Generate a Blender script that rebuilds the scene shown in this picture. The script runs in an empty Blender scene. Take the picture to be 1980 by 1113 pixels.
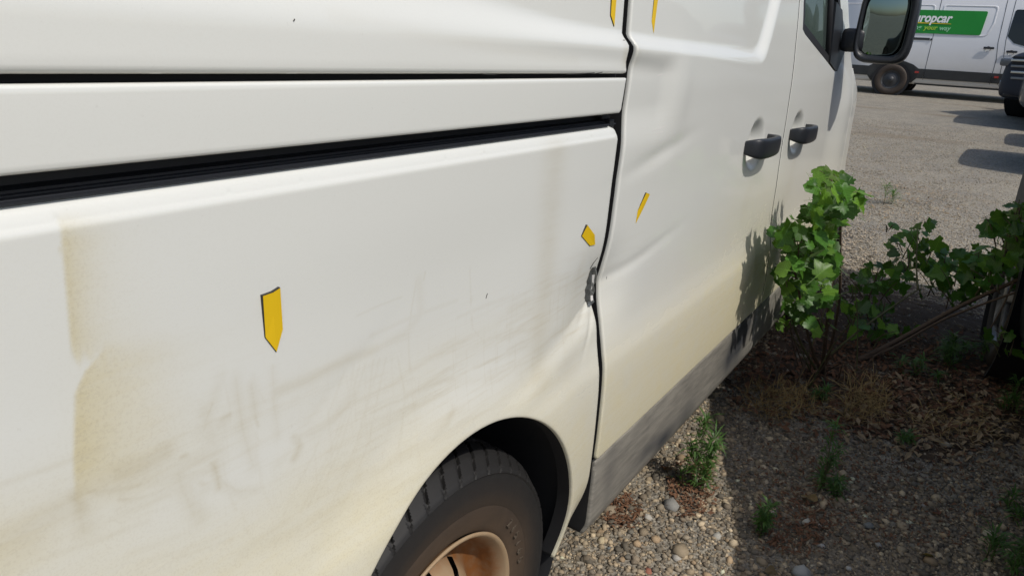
import bpy, bmesh, math, random
import numpy as np
from mathutils import Vector, Matrix, Quaternion
from mathutils.geometry import delaunay_2d_cdt

random.seed(7); RNG = np.random.default_rng(7)
scene = bpy.context.scene
C = scene.collection

# ------------------------------------------------------------------ camera
CAM = np.array([0.0, -0.52, 1.29]); FOC = 1340.0
RIGHT = np.array([0.56085695, -0.82585232, 0.0583731])
DOWN = np.array([-0.24412037, -0.2323357, -0.94150166])
FWD = np.array([0.79110349, 0.51379768, -0.33191446])
cd = bpy.data.cameras.new('camera'); cam = bpy.data.objects.new('camera', cd); C.objects.link(cam)
cd.sensor_width = 36.0; cd.lens = 36.0 * FOC / 1980.0; cd.clip_start = 0.01; cd.clip_end = 2000
m = Matrix.Identity(4)
for i in range(3):
    m[i][0] = RIGHT[i]; m[i][1] = -DOWN[i]; m[i][2] = -FWD[i]; m[i][3] = CAM[i]
cam.matrix_world = m
scene.camera = cam

# ------------------------------------------------------------------ light
SUN = Vector((-0.17, -0.60, 0.80)).normalized()
w = bpy.data.worlds.new('World'); scene.world = w; w.use_nodes = True
nt = w.node_tree; nt.nodes.clear()
wo = nt.nodes.new('ShaderNodeOutputWorld'); bg = nt.nodes.new('ShaderNodeBackground'); sk = nt.nodes.new('ShaderNodeTexSky')
sk.sky_type = 'NISHITA'; sk.sun_disc = False; sk.sun_elevation = math.asin(SUN.z)
sk.sun_rotation = math.atan2(SUN.x, SUN.y); sk.air_density = 1.0; sk.dust_density = 2.0; sk.ozone_density = 1.0
bg.inputs['Strength'].default_value = 0.14
nt.links.new(sk.outputs[0], bg.inputs[0]); nt.links.new(bg.outputs[0], wo.inputs[0])
sl = bpy.data.lights.new('sun', 'SUN'); sl.energy = 3.0; sl.angle = math.radians(0.53); sl.color = (1.0, 0.95, 0.88)
so = bpy.data.objects.new('sun', sl); C.objects.link(so); so.rotation_euler = SUN.to_track_quat('Z', 'Y').to_euler(); so.location = (0, -6, 9)
vs = scene.view_settings
vs.view_transform = 'Standard'; vs.look = 'None'; vs.exposure = -0.25; vs.gamma = 1.0; vs.use_curve_mapping = False

# ------------------------------------------------------------------ helpers
def ray(px, py):
    d = (px - 990) * RIGHT + (py - 556.5) * DOWN + FOC * FWD
    return d
def at_x(px, py, X):
    d = ray(px, py); return CAM + d * (X - CAM[0]) / d[0]
def at_y(px, py, Y):
    d = ray(px, py); return CAM + d * (Y - CAM[1]) / d[1]
SLOPE = 0.0405
def ground_z(x):
    x = np.asarray(x, float)
    t = np.clip(x - 2.2, 0, None)
    z = np.where(t < 0.6, SLOPE * t * t / 1.2, SLOPE * (t - 0.3))
    return np.minimum(z, SLOPE * 24)
def at_g(px, py):
    d = ray(px, py); t = 0.0
    lo, hi = 0.0, 60.0 / max(d[0], 1e-6)
    for _ in range(60):
        mid = (lo + hi) / 2; p = CAM + d * mid
        if p[2] > ground_z(p[0]): lo = mid
        else: hi = mid
    return CAM + d * lo
def ss(a, b, x):
    t = np.clip((np.asarray(x, float) - a) / (b - a), 0, 1); return t * t * (3 - 2 * t)
def gauss(x, s): return np.exp(-0.5 * (np.asarray(x, float) / s) ** 2)

def tag(o, label=None, cat=None, group=None, kind=None):
    if label: o['label'] = label
    if cat: o['category'] = cat
    if group: o['group'] = group
    if kind: o['kind'] = kind
    return o
def empty(name, loc=(0, 0, 0), rz=0.0):
    o = bpy.data.objects.new(name, None); o.empty_display_size = 0.2; C.objects.link(o)
    o.location = loc; o.rotation_euler = (0, 0, rz); return o
def obj(name, me, mat, parent=None, off=True):
    """link mesh; meshes of un-rotated things are written in world coordinates"""
    o = bpy.data.objects.new(name, me); C.objects.link(o)
    if mat is not None and len(me.materials) == 0: me.materials.append(mat)
    if parent is not None:
        o.parent = parent
        if off:
            r = parent; tot = Vector((0, 0, 0))
            while r is not None and r.type == 'EMPTY': tot += r.location; r = r.parent
            if parent.type == 'EMPTY': o.location = -tot
    return o
def mesh_np(name, v, f, smooth=True):
    me = bpy.data.meshes.new(name)
    me.from_pydata([tuple(a) for a in np.asarray(v, float).tolist()], [], [tuple(a) for a in f])
    if smooth: me.polygons.foreach_set('use_smooth', [True] * len(me.polygons))
    me.update(); return me
def mesh_bm(name, bm, smooth=False):
    me = bpy.data.meshes.new(name); bm.normal_update(); bm.to_mesh(me); bm.free()
    if smooth: me.polygons.foreach_set('use_smooth', [True] * len(me.polygons))
    return me
def box(bm, c, s, bev=0.0, rot=None):
    r = bmesh.ops.create_cube(bm, size=1.0)
    vs_ = r['verts']
    for v in vs_: v.co = Vector((v.co.x * s[0], v.co.y * s[1], v.co.z * s[2]))
    if bev > 0:
        es = list({e for v in vs_ for e in v.link_edges})
        rb = bmesh.ops.bevel(bm, geom=es, offset=bev, segments=2, affect='EDGES', profile=0.6)
        vs_ = list({v for f in rb['faces'] for v in f.verts} | {v for v in vs_ if v.is_valid})
    if rot is not None:
        for v in vs_: v.co = rot @ v.co
    for v in vs_: v.co += Vector(c)
    return vs_
def box_mesh(name, c, s, bev=0.0, rot=None, smooth=False):
    bm = bmesh.new(); box(bm, c, s, bev, rot); return mesh_bm(name, bm, smooth)
def lathe(profile, n, axis='y', close=False):
    """profile list of (r, a): radius and position along axis"""
    v = []; f = []; k = len(profile)
    for i in range(n):
        t = 2 * math.pi * i / n
        for (r, a) in profile: v.append((r * math.cos(t), a, r * math.sin(t)))
    for i in range(n):
        j = (i + 1) % n
        for q in range(k - 1 + (1 if close else 0)):
            q2 = (q + 1) % k
            f.append((i * k + q, i * k + q2, j * k + q2, j * k + q))
    return np.array(v), f
def tube(pts, radii, n=6):
    pts = [Vector(p) for p in pts]; v = []; f = []
    for i, p in enumerate(pts):
        d = (pts[min(i + 1, len(pts) - 1)] - pts[max(i - 1, 0)]).normalized()
        a = d.orthogonal().normalized() if i == 0 else (a - d * a.dot(d)).normalized()
        b = d.cross(a); r = radii[i] if hasattr(radii, '__len__') else radii
        for k in range(n):
            t = 2 * math.pi * k / n; v.append(p + a * (r * math.cos(t)) + b * (r * math.sin(t)))
    for i in range(len(pts) - 1):
        for k in range(n):
            k2 = (k + 1) % n; f.append((i * n + k, i * n + k2, (i + 1) * n + k2, (i + 1) * n + k))
    f.append(tuple(range(n - 1, -1, -1))); f.append(tuple(range((len(pts) - 1) * n, len(pts) * n)))
    return [tuple(a) for a in v], f
def prism(poly, y0, y1):
    """polygon in (x,z) extruded from y0 to y1"""
    n = len(poly); v = [(x, y0, z) for x, z in poly] + [(x, y1, z) for x, z in poly]
    f = [tuple(range(n)), tuple(range(2 * n - 1, n - 1, -1))]
    for i in range(n):
        j = (i + 1) % n; f.append((i, i + n, j + n, j))
    return v, f
def children(o): return [c for c in bpy.data.objects if c.parent == o]
def copy_tree(o, parent=None):
    c = o.copy(); C.objects.link(c); c.parent = parent
    for ch in children(o): copy_tree(ch, c)
    return c

# ------------------------------------------------------------------ materials
class NT:
    def __init__(s, name):
        s.m = bpy.data.materials.new(name); s.m.use_nodes = True; s.t = s.m.node_tree
        s.b = s.t.nodes['Principled BSDF']; s.o = s.t.nodes['Material Output']
    def n(s, kind, **kw):
        x = s.t.nodes.new(kind)
        for k, v in kw.items():
            if hasattr(x, k): setattr(x, k, v)
            else: x.inputs[k].default_value = v
        return x
    def l(s, a, b): s.t.links.new(a, b)
    def mix(s, fac, a, b, blend='MIX'):
        x = s.t.nodes.new('ShaderNodeMix'); x.data_type = 'RGBA'; x.blend_type = blend
        for sock, val in ((x.inputs[0], fac), (x.inputs[6], a), (x.inputs[7], b)):
            if hasattr(val, 'is_linked') or hasattr(val, 'links'): s.l(val, sock)
            elif isinstance(val, (int, float)): sock.default_value = val
            else: sock.default_value = (*val, 1.0) if len(val) == 3 else val
        return x.outputs[2]
    def math(s, op, a, b=0.0, clamp=False):
        x = s.t.nodes.new('ShaderNodeMath'); x.operation = op; x.use_clamp = clamp
        for sock, val in ((x.inputs[0], a), (x.inputs[1], b)):
            if isinstance(val, (int, float)): sock.default_value = val
            else: s.l(val, sock)
        return x.outputs[0]
    def noise(s, scale, detail=4.0, rough=0.55, vec=None, dim=None):
        x = s.t.nodes.new('ShaderNodeTexNoise'); x.inputs['Scale'].default_value = scale
        x.inputs['Detail'].default_value = detail; x.inputs['Roughness'].default_value = rough
        if vec is not None: s.l(vec, x.inputs['Vector'])
        return x.outputs['Fac']
    def coord(s, scale=(1, 1, 1), rot=(0, 0, 0)):
        tc = s.t.nodes.new('ShaderNodeTexCoord'); mp = s.t.nodes.new('ShaderNodeMapping')
        mp.inputs['Scale'].default_value = scale; mp.inputs['Rotation'].default_value = rot
        s.l(tc.outputs['Object'], mp.inputs['Vector']); return mp.outputs[0]
    def ramp(s, fac, stops):
        x = s.t.nodes.new('ShaderNodeValToRGB'); cr = x.color_ramp
        while len(cr.elements) < len(stops): cr.elements.new(0.5)
        for e, (p, c) in zip(cr.elements, stops):
            e.position = p; e.color = (*c, 1.0) if len(c) == 3 else c
        s.l(fac, x.inputs[0]); return x.outputs[0]
    def attr(s, name):
        x = s.t.nodes.new('ShaderNodeAttribute'); x.attribute_name = name; return x
    def bump(s, h, strength, dist):
        x = s.t.nodes.new('ShaderNodeBump'); x.inputs['Strength'].default_value = strength; x.inputs['Distance'].default_value = dist
        s.l(h, x.inputs['Height']); s.l(x.outputs[0], s.b.inputs['Normal'])
    def set(s, **kw):
        for k, v in kw.items():
            k = k.replace('_', ' ')
            i = s.b.inputs[k]
            if hasattr(v, 'links') or hasattr(v, 'is_linked'): s.l(v, i)
            elif isinstance(v, (int, float)): i.default_value = v
            else: i.default_value = (*v, 1.0) if len(v) == 3 else v
        return s

def plain(name, col, rough=0.5, var=0.15, scale=30.0, metallic=0.0, coat=0.0, bump=0.0):
    a = NT(name); nz = a.noise(scale, 5.0, 0.6, a.coord())
    c2 = tuple(min(1.0, c * (1 + var)) for c in col); c1 = tuple(c * (1 - var) for c in col)
    a.set(Base_Color=a.mix(nz, c1, c2), Roughness=rough, Metallic=metallic)
    if coat: a.set(Coat_Weight=coat, Coat_Roughness=0.06)
    if bump: a.bump(nz, bump, 0.002)
    return a.m

def paint_material():
    a = NT('white_van_paint')
    vec = a.coord()
    big = a.noise(2.2, 3.0, 0.5, vec); mid = a.noise(14.0, 6.0, 0.65, vec); fine = a.noise(160.0, 3.0, 0.6, vec)
    # wipe marks: noise stretched along a rising diagonal of the panel
    wipe = a.noise(1.0, 5.0, 0.7, a.coord(scale=(7, 7, 95), rot=(0, math.radians(-24), 0)))
    wipe2 = a.noise(1.0, 4.0, 0.7, a.coord(scale=(150, 20, 8), rot=(0, math.radians(12), 0)))
    d = a.attr('dirt').outputs['Fac']; s = a.attr('smear_shade').outputs['Fac']; k = a.attr('scuff').outputs['Fac']
    base = a.mix(a.math('MULTIPLY', big, 0.5), (0.755, 0.755, 0.695), (0.735, 0.745, 0.705))
    # ochre road film, broken by noise
    nd = a.math('ADD', a.math('MULTIPLY', mid, 0.9), 0.55)
    wd = a.math('ADD', a.math('MULTIPLY', wipe, 0.8), 0.6)
    fd = a.math('MULTIPLY', a.math('MULTIPLY', d, nd), wd, clamp=True)
    c = a.mix(fd, base, (0.69, 0.63, 0.425))
    fs = a.math('MULTIPLY', a.math('MULTIPLY', s, a.math('ADD', a.math('MULTIPLY', mid, 1.4), 0.25)), a.math('ADD', a.math('MULTIPLY', wipe, 1.4), 0.25), clamp=True)
    c = a.mix(fs, c, (0.475, 0.405, 0.245))
    # scuffs: fine streaks, light and dark
    st = a.ramp(wipe, [(0.50, (0, 0, 0)), (0.66, (1, 1, 1))])
    st2 = a.ramp(wipe2, [(0.56, (0, 0, 0)), (0.70, (1, 1, 1))])
    c = a.mix(a.math('MULTIPLY', a.math('MULTIPLY', st, k), 0.32), c, (0.55, 0.49, 0.35))
    c = a.mix(a.math('MULTIPLY', a.math('MULTIPLY', st2, k), 0.22), c, (0.55, 0.49, 0.36))
    # specks of dust
    gr = a.noise(420.0, 2.0, 0.7, vec)
    c = a.mix(a.math('MULTIPLY', a.math('MULTIPLY', a.ramp(gr, [(0.50, (0, 0, 0)), (0.62, (1, 1, 1))]), a.math('ADD', fd, .12)), 0.22), c, (0.42, 0.36, 0.25))
    sp = a.ramp(fine, [(0.70, (0, 0, 0)), (0.76, (1, 1, 1))])
    c = a.mix(a.math('MULTIPLY', sp, 0.10), c, (0.35, 0.31, 0.25))
    r = a.math('ADD', a.math('MULTIPLY', fd, 0.35), a.math('ADD', a.math('MULTIPLY', mid, 0.10), 0.36))
    a.set(Base_Color=c, Roughness=r, Coat_Weight=0.6)
    a.l(a.math('ADD', a.math('MULTIPLY', fd, 0.55), a.math('MULTIPLY', mid, 0.09)), a.b.inputs['Coat Roughness'])
    a.bump(a.math('ADD', a.math('MULTIPLY', fine, 0.3), a.math('MULTIPLY', big, 1.5)), 0.05, 0.003)
    return a.m

def gravel_material():
    a = NT('gravel_stones'); col = a.attr('Col').outputs['Color']
    nz = a.noise(260.0, 4.0, 0.6, a.coord())
    a.set(Base_Color=a.mix(nz, a.mix(0.35, col, (0.02, 0.02, 0.02)), col), Roughness=0.85)
    a.bump(nz, 0.4, 0.002); return a.m

def ground_material():
    a = NT('gravel_ground'); vec = a.coord()
    vor = a.n('ShaderNodeTexVoronoi'); vor.inputs['Scale'].default_value = 75.0; a.l(vec, vor.inputs['Vector'])
    vor2 = a.n('ShaderNodeTexVoronoi'); vor2.inputs['Scale'].default_value = 28.0; a.l(vec, vor2.inputs['Vector'])
    big = a.noise(0.55, 5.0, 0.62, vec); mid = a.noise(3.2, 5.0, 0.6, vec); fine = a.noise(45.0, 5.0, 0.7, vec)
    c = a.ramp(vor.outputs['Color'], [(0.1, (0.215, 0.19, 0.145)), (0.5, (0.375, 0.335, 0.26)), (0.95, (0.54, 0.485, 0.385))])
    c2 = a.ramp(vor2.outputs['Color'], [(0.1, (0.25, 0.225, 0.175)), (0.9, (0.41, 0.37, 0.295))])
    c = a.mix(0.45, c, c2)
    c = a.mix(a.ramp(mid, [(0.42, (0, 0, 0)), (0.68, (0.45, 0.45, 0.45))]), c, (0.20, 0.19, 0.175))
    # long patches of bare brown earth and dry litter
    strip = a.noise(1.0, 5.0, 0.65, a.coord(scale=(0.75, 0.22, 0.3)))
    c = a.mix(a.ramp(strip, [(0.57, (0, 0, 0)), (0.70, (0.75, 0.75, 0.75))]), c, a.mix(fine, (0.13, 0.085, 0.045), (0.30, 0.22, 0.13)))
    c = a.mix(a.ramp(fine, [(0.35, (0.35, 0.35, 0.35)), (0.6, (0, 0, 0))]), c, (0.09, 0.08, 0.07))
    a.set(Base_Color=c, Roughness=0.95)
    h = a.math('ADD', a.math('MULTIPLY', vor.outputs['Distance'], 1.0), a.math('MULTIPLY', fine, 0.6))
    a.bump(h, 0.9, 0.012); return a.m

def leaf_material(name, top, back):
    a = NT(name); g = a.n('ShaderNodeNewGeometry'); oi = a.n('ShaderNodeObjectInfo')
    nz = a.noise(55.0, 4.0, 0.6, a.coord())
    rnd = a.math('ADD', a.math('MULTIPLY', oi.outputs['Random'], 0.75), 0.55)
    t = a.mix(nz, tuple(c * 0.75 for c in top), tuple(c * 1.25 for c in top))
    sx = a.n('ShaderNodeSeparateXYZ'); a.l(a.coord(), sx.inputs[0]); ax = a.math('ABSOLUTE', sx.outputs[0])
    mid = a.math('LESS_THAN', ax, .014); sv = a.math('GREATER_THAN', a.math('SINE', a.math('MULTIPLY', a.math('SUBTRACT', sx.outputs[1], a.math('MULTIPLY', ax, .8)), 46.0)), .93)
    t = a.mix(a.math('MULTIPLY', a.math('MAXIMUM', mid, sv), .5), t, tuple(min(1, c * 2.0 + .03) for c in top))
    hs = a.n('ShaderNodeHueSaturation'); a.l(rnd, hs.inputs['Value']); a.l(t, hs.inputs['Color'])
    c = a.mix(g.outputs['Backfacing'], hs.outputs[0], back)
    a.set(Base_Color=c, Roughness=0.42)
    tr = a.n('ShaderNodeBsdfTranslucent'); a.l(a.mix(0.5, c, (0.16, 0.30, 0.03)), tr.inputs['Color'])
    mx = a.n('ShaderNodeMixShader'); mx.inputs[0].default_value = 0.42
    a.l(a.b.outputs[0], mx.inputs[1]); a.l(tr.outputs[0], mx.inputs[2]); a.l(mx.outputs[0], a.o.inputs['Surface'])
    return a.m

def glass_material(name, tint=(0.10, 0.13, 0.12), alpha=0.55):
    a = NT(name); tr = a.n('ShaderNodeBsdfTransparent'); tr.inputs[0].default_value = (0.45, 0.55, 0.5, 1)
    a.set(Base_Color=tint, Roughness=0.03, Specular_IOR_Level=0.5)
    mx = a.n('ShaderNodeMixShader'); mx.inputs[0].default_value = alpha
    a.l(tr.outputs[0], mx.inputs[1]); a.l(a.b.outputs[0], mx.inputs[2]); a.l(mx.outputs[0], a.o.inputs['Surface'])
    return a.m

def sill_material():
    a = NT('grey_sill_plastic'); vec = a.coord()
    n1 = a.noise(6.0, 6.0, 0.65, vec); st = a.noise(1.0, 5.0, 0.7, a.coord(scale=(8, 8, 60), rot=(0, math.radians(55), 0)))
    k = a.attr('scuff').outputs['Fac']
    c = a.mix(n1, (0.19, 0.18, 0.155), (0.37, 0.345, 0.295))
    c = a.mix(a.math('MULTIPLY', a.ramp(st, [(0.35, (1, 1, 1)), (0.6, (0, 0, 0))]), 0.55), c, (0.085, 0.083, 0.078))
    c = a.mix(a.math('MULTIPLY', k, a.math('ADD', a.math('MULTIPLY', st, 1.1), 0.35), clamp=True), c, (0.035, 0.04, 0.048))
    a.set(Base_Color=c, Roughness=0.6); a.bump(a.noise(300, 2, 0.5, vec), 0.15, 0.001); return a.m

def tyre_material():
    a = NT('tyre_rubber'); vec = a.coord(); n1 = a.noise(9.0, 6.0, 0.65, vec); n2 = a.noise(60.0, 5.0, 0.7, vec)
    k = a.attr('dust').outputs['Fac']
    c = a.mix(n2, (0.009, 0.009, 0.010), (0.020, 0.020, 0.019))
    c = a.mix(a.math('MULTIPLY', k, a.math('ADD', a.math('MULTIPLY', n1, 1.1), 0.15), clamp=True), c, (0.15, 0.095, 0.055))
    a.set(Base_Color=c, Roughness=0.68); a.bump(n2, 0.2, 0.001); return a.m

def rim_material():
    a = NT('rusty_steel_rim'); vec = a.coord(); n1 = a.noise(7.0, 6.0, 0.7, vec); n2 = a.noise(40.0, 6.0, 0.7, vec)
    k = a.attr('rust').outputs['Fac']
    c = a.mix(n1, (0.42, 0.32, 0.19), (0.55, 0.45, 0.30))
    c = a.mix(a.math('MULTIPLY', k, a.math('ADD', a.math('MULTIPLY', n2, 0.8), 0.55), clamp=True), c, a.mix(n2, (0.09, 0.034, 0.010), (0.29, 0.105, 0.022)))
    a.set(Base_Color=c, Roughness=0.6, Metallic=0.0); return a.m

M = {}
M['paint'] = paint_material(); M['gravel'] = gravel_material(); M['ground'] = ground_material()
M['sill'] = sill_material(); M['tyre'] = tyre_material(); M['rim'] = rim_material()
M['black'] = plain('black_gap_lining', (0.012, 0.012, 0.013), 0.7)
M['rail'] = plain('black_rail_plastic', (0.016, 0.017, 0.020), 0.42, bump=0.1)
M['plastic'] = plain('black_moulded_plastic', (0.018, 0.020, 0.024), 0.42, scale=200, bump=0.15)
M['rubber'] = plain('black_rubber_seal', (0.02, 0.02, 0.022), 0.6)
M['mirror'] = plain('mirror_glass', (0.20, 0.26, 0.26), 0.03, 0.03, 4.0, metallic=1.0)
M['glass'] = glass_material('green_tinted_glass')
M['cloth'] = plain('dark_seat_cloth', (0.03, 0.032, 0.038), 0.9, bump=0.3)
M['dash'] = plain('dark_dashboard', (0.035, 0.036, 0.04), 0.7)
M['yellow'] = plain('yellow_marker_film', (0.80, 0.52, 0.012), 0.45, 0.05, 25)
M['metal'] = plain('bare_torn_metal', (0.26, 0.27, 0.26), 0.42, 0.6, 150, metallic=0.75, bump=0.6)
M['inked'] = plain('black_scratch', (0.03, 0.028, 0.026), 0.7)
M['chip'] = plain('white_paint_flake', (0.72, 0.70, 0.66), 0.6)
M['inner'] = plain('inner_body_sheet', (0.40, 0.40, 0.39), 0.6)

# ------------------------------------------------------------------ ground
def build_ground():
    xs = np.concatenate([[-400, -150, -60, -20, -8, -4, -2, -1], np.linspace(0, 8, 81)[0:], np.linspace(8.4, 26, 45), [30, 40, 60, 100, 200, 400]])
    ys = np.concatenate([[-400, -150, -60, -20, -8, -4], np.linspace(-2, 3, 51), [4, 6, 10, 20, 60, 150, 400]])
    X, Y = np.meshgrid(xs, ys, indexing='ij'); Z = ground_z(X)
    near = (np.abs(X - 4) < 5) & (np.abs(Y) < 2.5)
    Z = Z + np.where(near, 0.006 * np.sin(X * 5.1 + 1.3 * np.sin(Y * 3)) * np.sin(Y * 6.3 + X), 0)
    v = np.stack([X.ravel(), Y.ravel(), Z.ravel()], 1); ny = len(ys); f = []
    for i in range(len(xs) - 1):
        for j in range(ny - 1): f.append((i * ny + j, (i + 1) * ny + j, (i + 1) * ny + j + 1, i * ny + j + 1))
    o = obj('ground', mesh_np('ground', v, f), M['ground']); tag(o, kind='structure')
build_ground()

# ------------------------------------------------------------------ the white van: skin of its right flank
PZ = np.array([.10, .20, .235, .277, .33, .377, .43, .485, .558, .64, .695, .735, .78, .84, .92, 1.0, 1.1, 1.18, 1.247, 1.29, 1.33, 1.47, 1.6, 1.75, 1.85, 1.92, 1.96, 2.0])
PY = np.array([.09, .045, .034, .022, .010, .0, -.008, -.012, -.0135, -.0125, -.0095, -.0025, .0035, .0065, .008, .008, .006, .004, .002, .002, .003, .010, .028, .068, .115, .170, .25, .40])
def pchip_tab(x, y):
    h = np.diff(x); d = np.diff(y) / h; mm = np.zeros_like(y)
    for i in range(1, len(x) - 1):
        if d[i - 1] * d[i] > 0:
            w1 = 2 * h[i] + h[i - 1]; w2 = h[i] + 2 * h[i - 1]; mm[i] = (w1 + w2) / (w1 / d[i - 1] + w2 / d[i])
    mm[0] = d[0]; mm[-1] = d[-1]; return mm
PM = pchip_tab(PZ, PY)
def profile(z):
    z = np.clip(z, PZ[0], PZ[-1] - 1e-9); i = np.clip(np.searchsorted(PZ, z, 'right') - 1, 0, len(PZ) - 2)
    h = PZ[i + 1] - PZ[i]; t = (z - PZ[i]) / h
    return (PY[i] * (2 * t**3 - 3 * t**2 + 1) + PM[i] * h * (t**3 - 2 * t**2 + t) + PY[i + 1] * (-2 * t**3 + 3 * t**2) + PM[i + 1] * h * (t**3 - t**2))
WC = (0.712, 0.33); AC = (0.715, 0.40); AR = 0.325; AZ = 0.352; FWX = 3.79
HANDLES = [(2.035, 1.062), (2.545, 1.062)]
def recess(X, Z):
    L = 1.306 - 0.014 * (X - 1.13) + 0.010 * ss(1.0, 0.4, X)
    hw = 0.012 + 0.024 * ss(1.05, 0.45, X) + 0.006 * ss(1.3, 1.9, X)
    s1 = (Z - L) / hw
    xr = 1.985 + (Z - 1.29) * 0.72
    s2 = np.where(X > 1.125, (xr - X) / 0.030, 9.0)
    k = 1.2; s = -np.log(np.exp(-k * np.clip(s1, -20, 20)) + np.exp(-k * np.clip(s2, -20, 20))) / k
    back = (X + 0.12) / 0.03
    return 0.0165 * ss(-1, 1, np.minimum(s, back))
def skin(X, Z):
    X = np.asarray(X, float); Z = np.asarray(Z, float)
    Y = profile(Z) + recess(X, Z) * (X < 2.3)
    # the cab leans in a little more than the load bay
    f = np.interp(Z, [0.9, 1.1, 1.17, 1.32, 1.46, 1.9], [0, .009, .013, .024, .031, .025])
    Y = Y + ss(1.35, 2.3, X) * f
    # bulge of the front wing, then the front corner turning in
    Y = Y - 0.024 * ss(3.05, 3.34, X) * ss(1.33, 1.10, Z)
    Y = Y + 0.19 * np.clip(X - 3.32, 0, None) ** 2
    Y = Y + 0.35 * np.clip(0.05 - X, 0, None) ** 2
    # wheel-arch flare
    for cx in (AC[0], FWX):
        r = np.hypot((X - cx) / AR, (Z - AC[1]) / AZ) * .34; Y = Y - 0.007 * ss(0.445, 0.345, r)
    # --- collision damage
    q = np.where(X < 1.13, 0.085, 0.060)
    Y = Y + 0.0168 * np.exp(-0.5 * ((X - 1.125) / q) ** 2) * gauss(Z - 0.862, 0.050)
    # furrow running back and down from the tear
    c = 0.855 - 0.30 * (1.13 - X); Y = Y + 0.0026 * gauss(Z - c, 0.018) * ss(0.62, 1.02, X) * (X < 1.131)
    c = 0.80 - 0.16 * (1.13 - X); Y = Y - 0.0034 * gauss(Z - c, 0.020) * ss(0.62, 1.0, X) * (X < 1.131)
    # crease on the sliding door rising forward from the tear
    c = 0.875 + 0.13 * (X - 1.14); Y = Y + 0.0022 * gauss(Z - c, 0.009) * ss(1.60, 1.2, X) * (X > 1.125)
    for (x0, z0, ang, amp, sg) in ((1.10, .845, .55, .0020, .0050), (1.09, .80, .95, .0016, .0050), (1.10, .90, -.9, .0016, .0045), (1.06, .835, .25, .0012, .0045)):
        u = (X - x0) * math.cos(ang) + (Z - z0) * math.sin(ang); t = -(X - x0) * math.sin(ang) + (Z - z0) * math.cos(ang)
        Y = Y + amp * gauss(t, sg) * gauss(u, .035) * (X < 1.131)
    # broad hollow in the middle of the rear panel with a pressed line
    Y = Y + 0.006 * gauss(X - 0.62, 0.16) * gauss(Z - 0.93, 0.09)
    c = 0.935 + 0.55 * (X - 0.50); Y = Y + 0.0004 * gauss(Z - c, 0.010) * gauss(X - 0.50, 0.05)
    # pushed-in belt line on both sides of the gap
    c = 1.286 - 0.030 * (X - 0.62); Y = Y + 0.0020 * gauss(Z - c, 0.010) * ss(0.45, 1.05, X) * ss(1.30, 1.14, X)
    Y = Y + 0.0075 * ss(1.36, 1.27, X) * (X > 1.125) * ss(1.12, 1.2, Z) * ss(1.292, 1.25, Z)
    Y = Y - 0.0030 * gauss(X - 1.385, 0.03) * gauss(Z - 1.20, 0.06)
    c = 1.09 + 0.16 * (X - 1.25); Y = Y + 0.003 * gauss(Z - c, 0.012) * gauss(X - 1.32, 0.10)
    # finger bowls behind the door handles
    for hx, hz in HANDLES:
        r2 = ((X - hx) / 0.092) ** 2 + ((Z - hz) / 0.078) ** 2
        Y = Y + 0.030 * ss(1.0, 0.35, np.sqrt(r2))
    return Y

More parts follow.
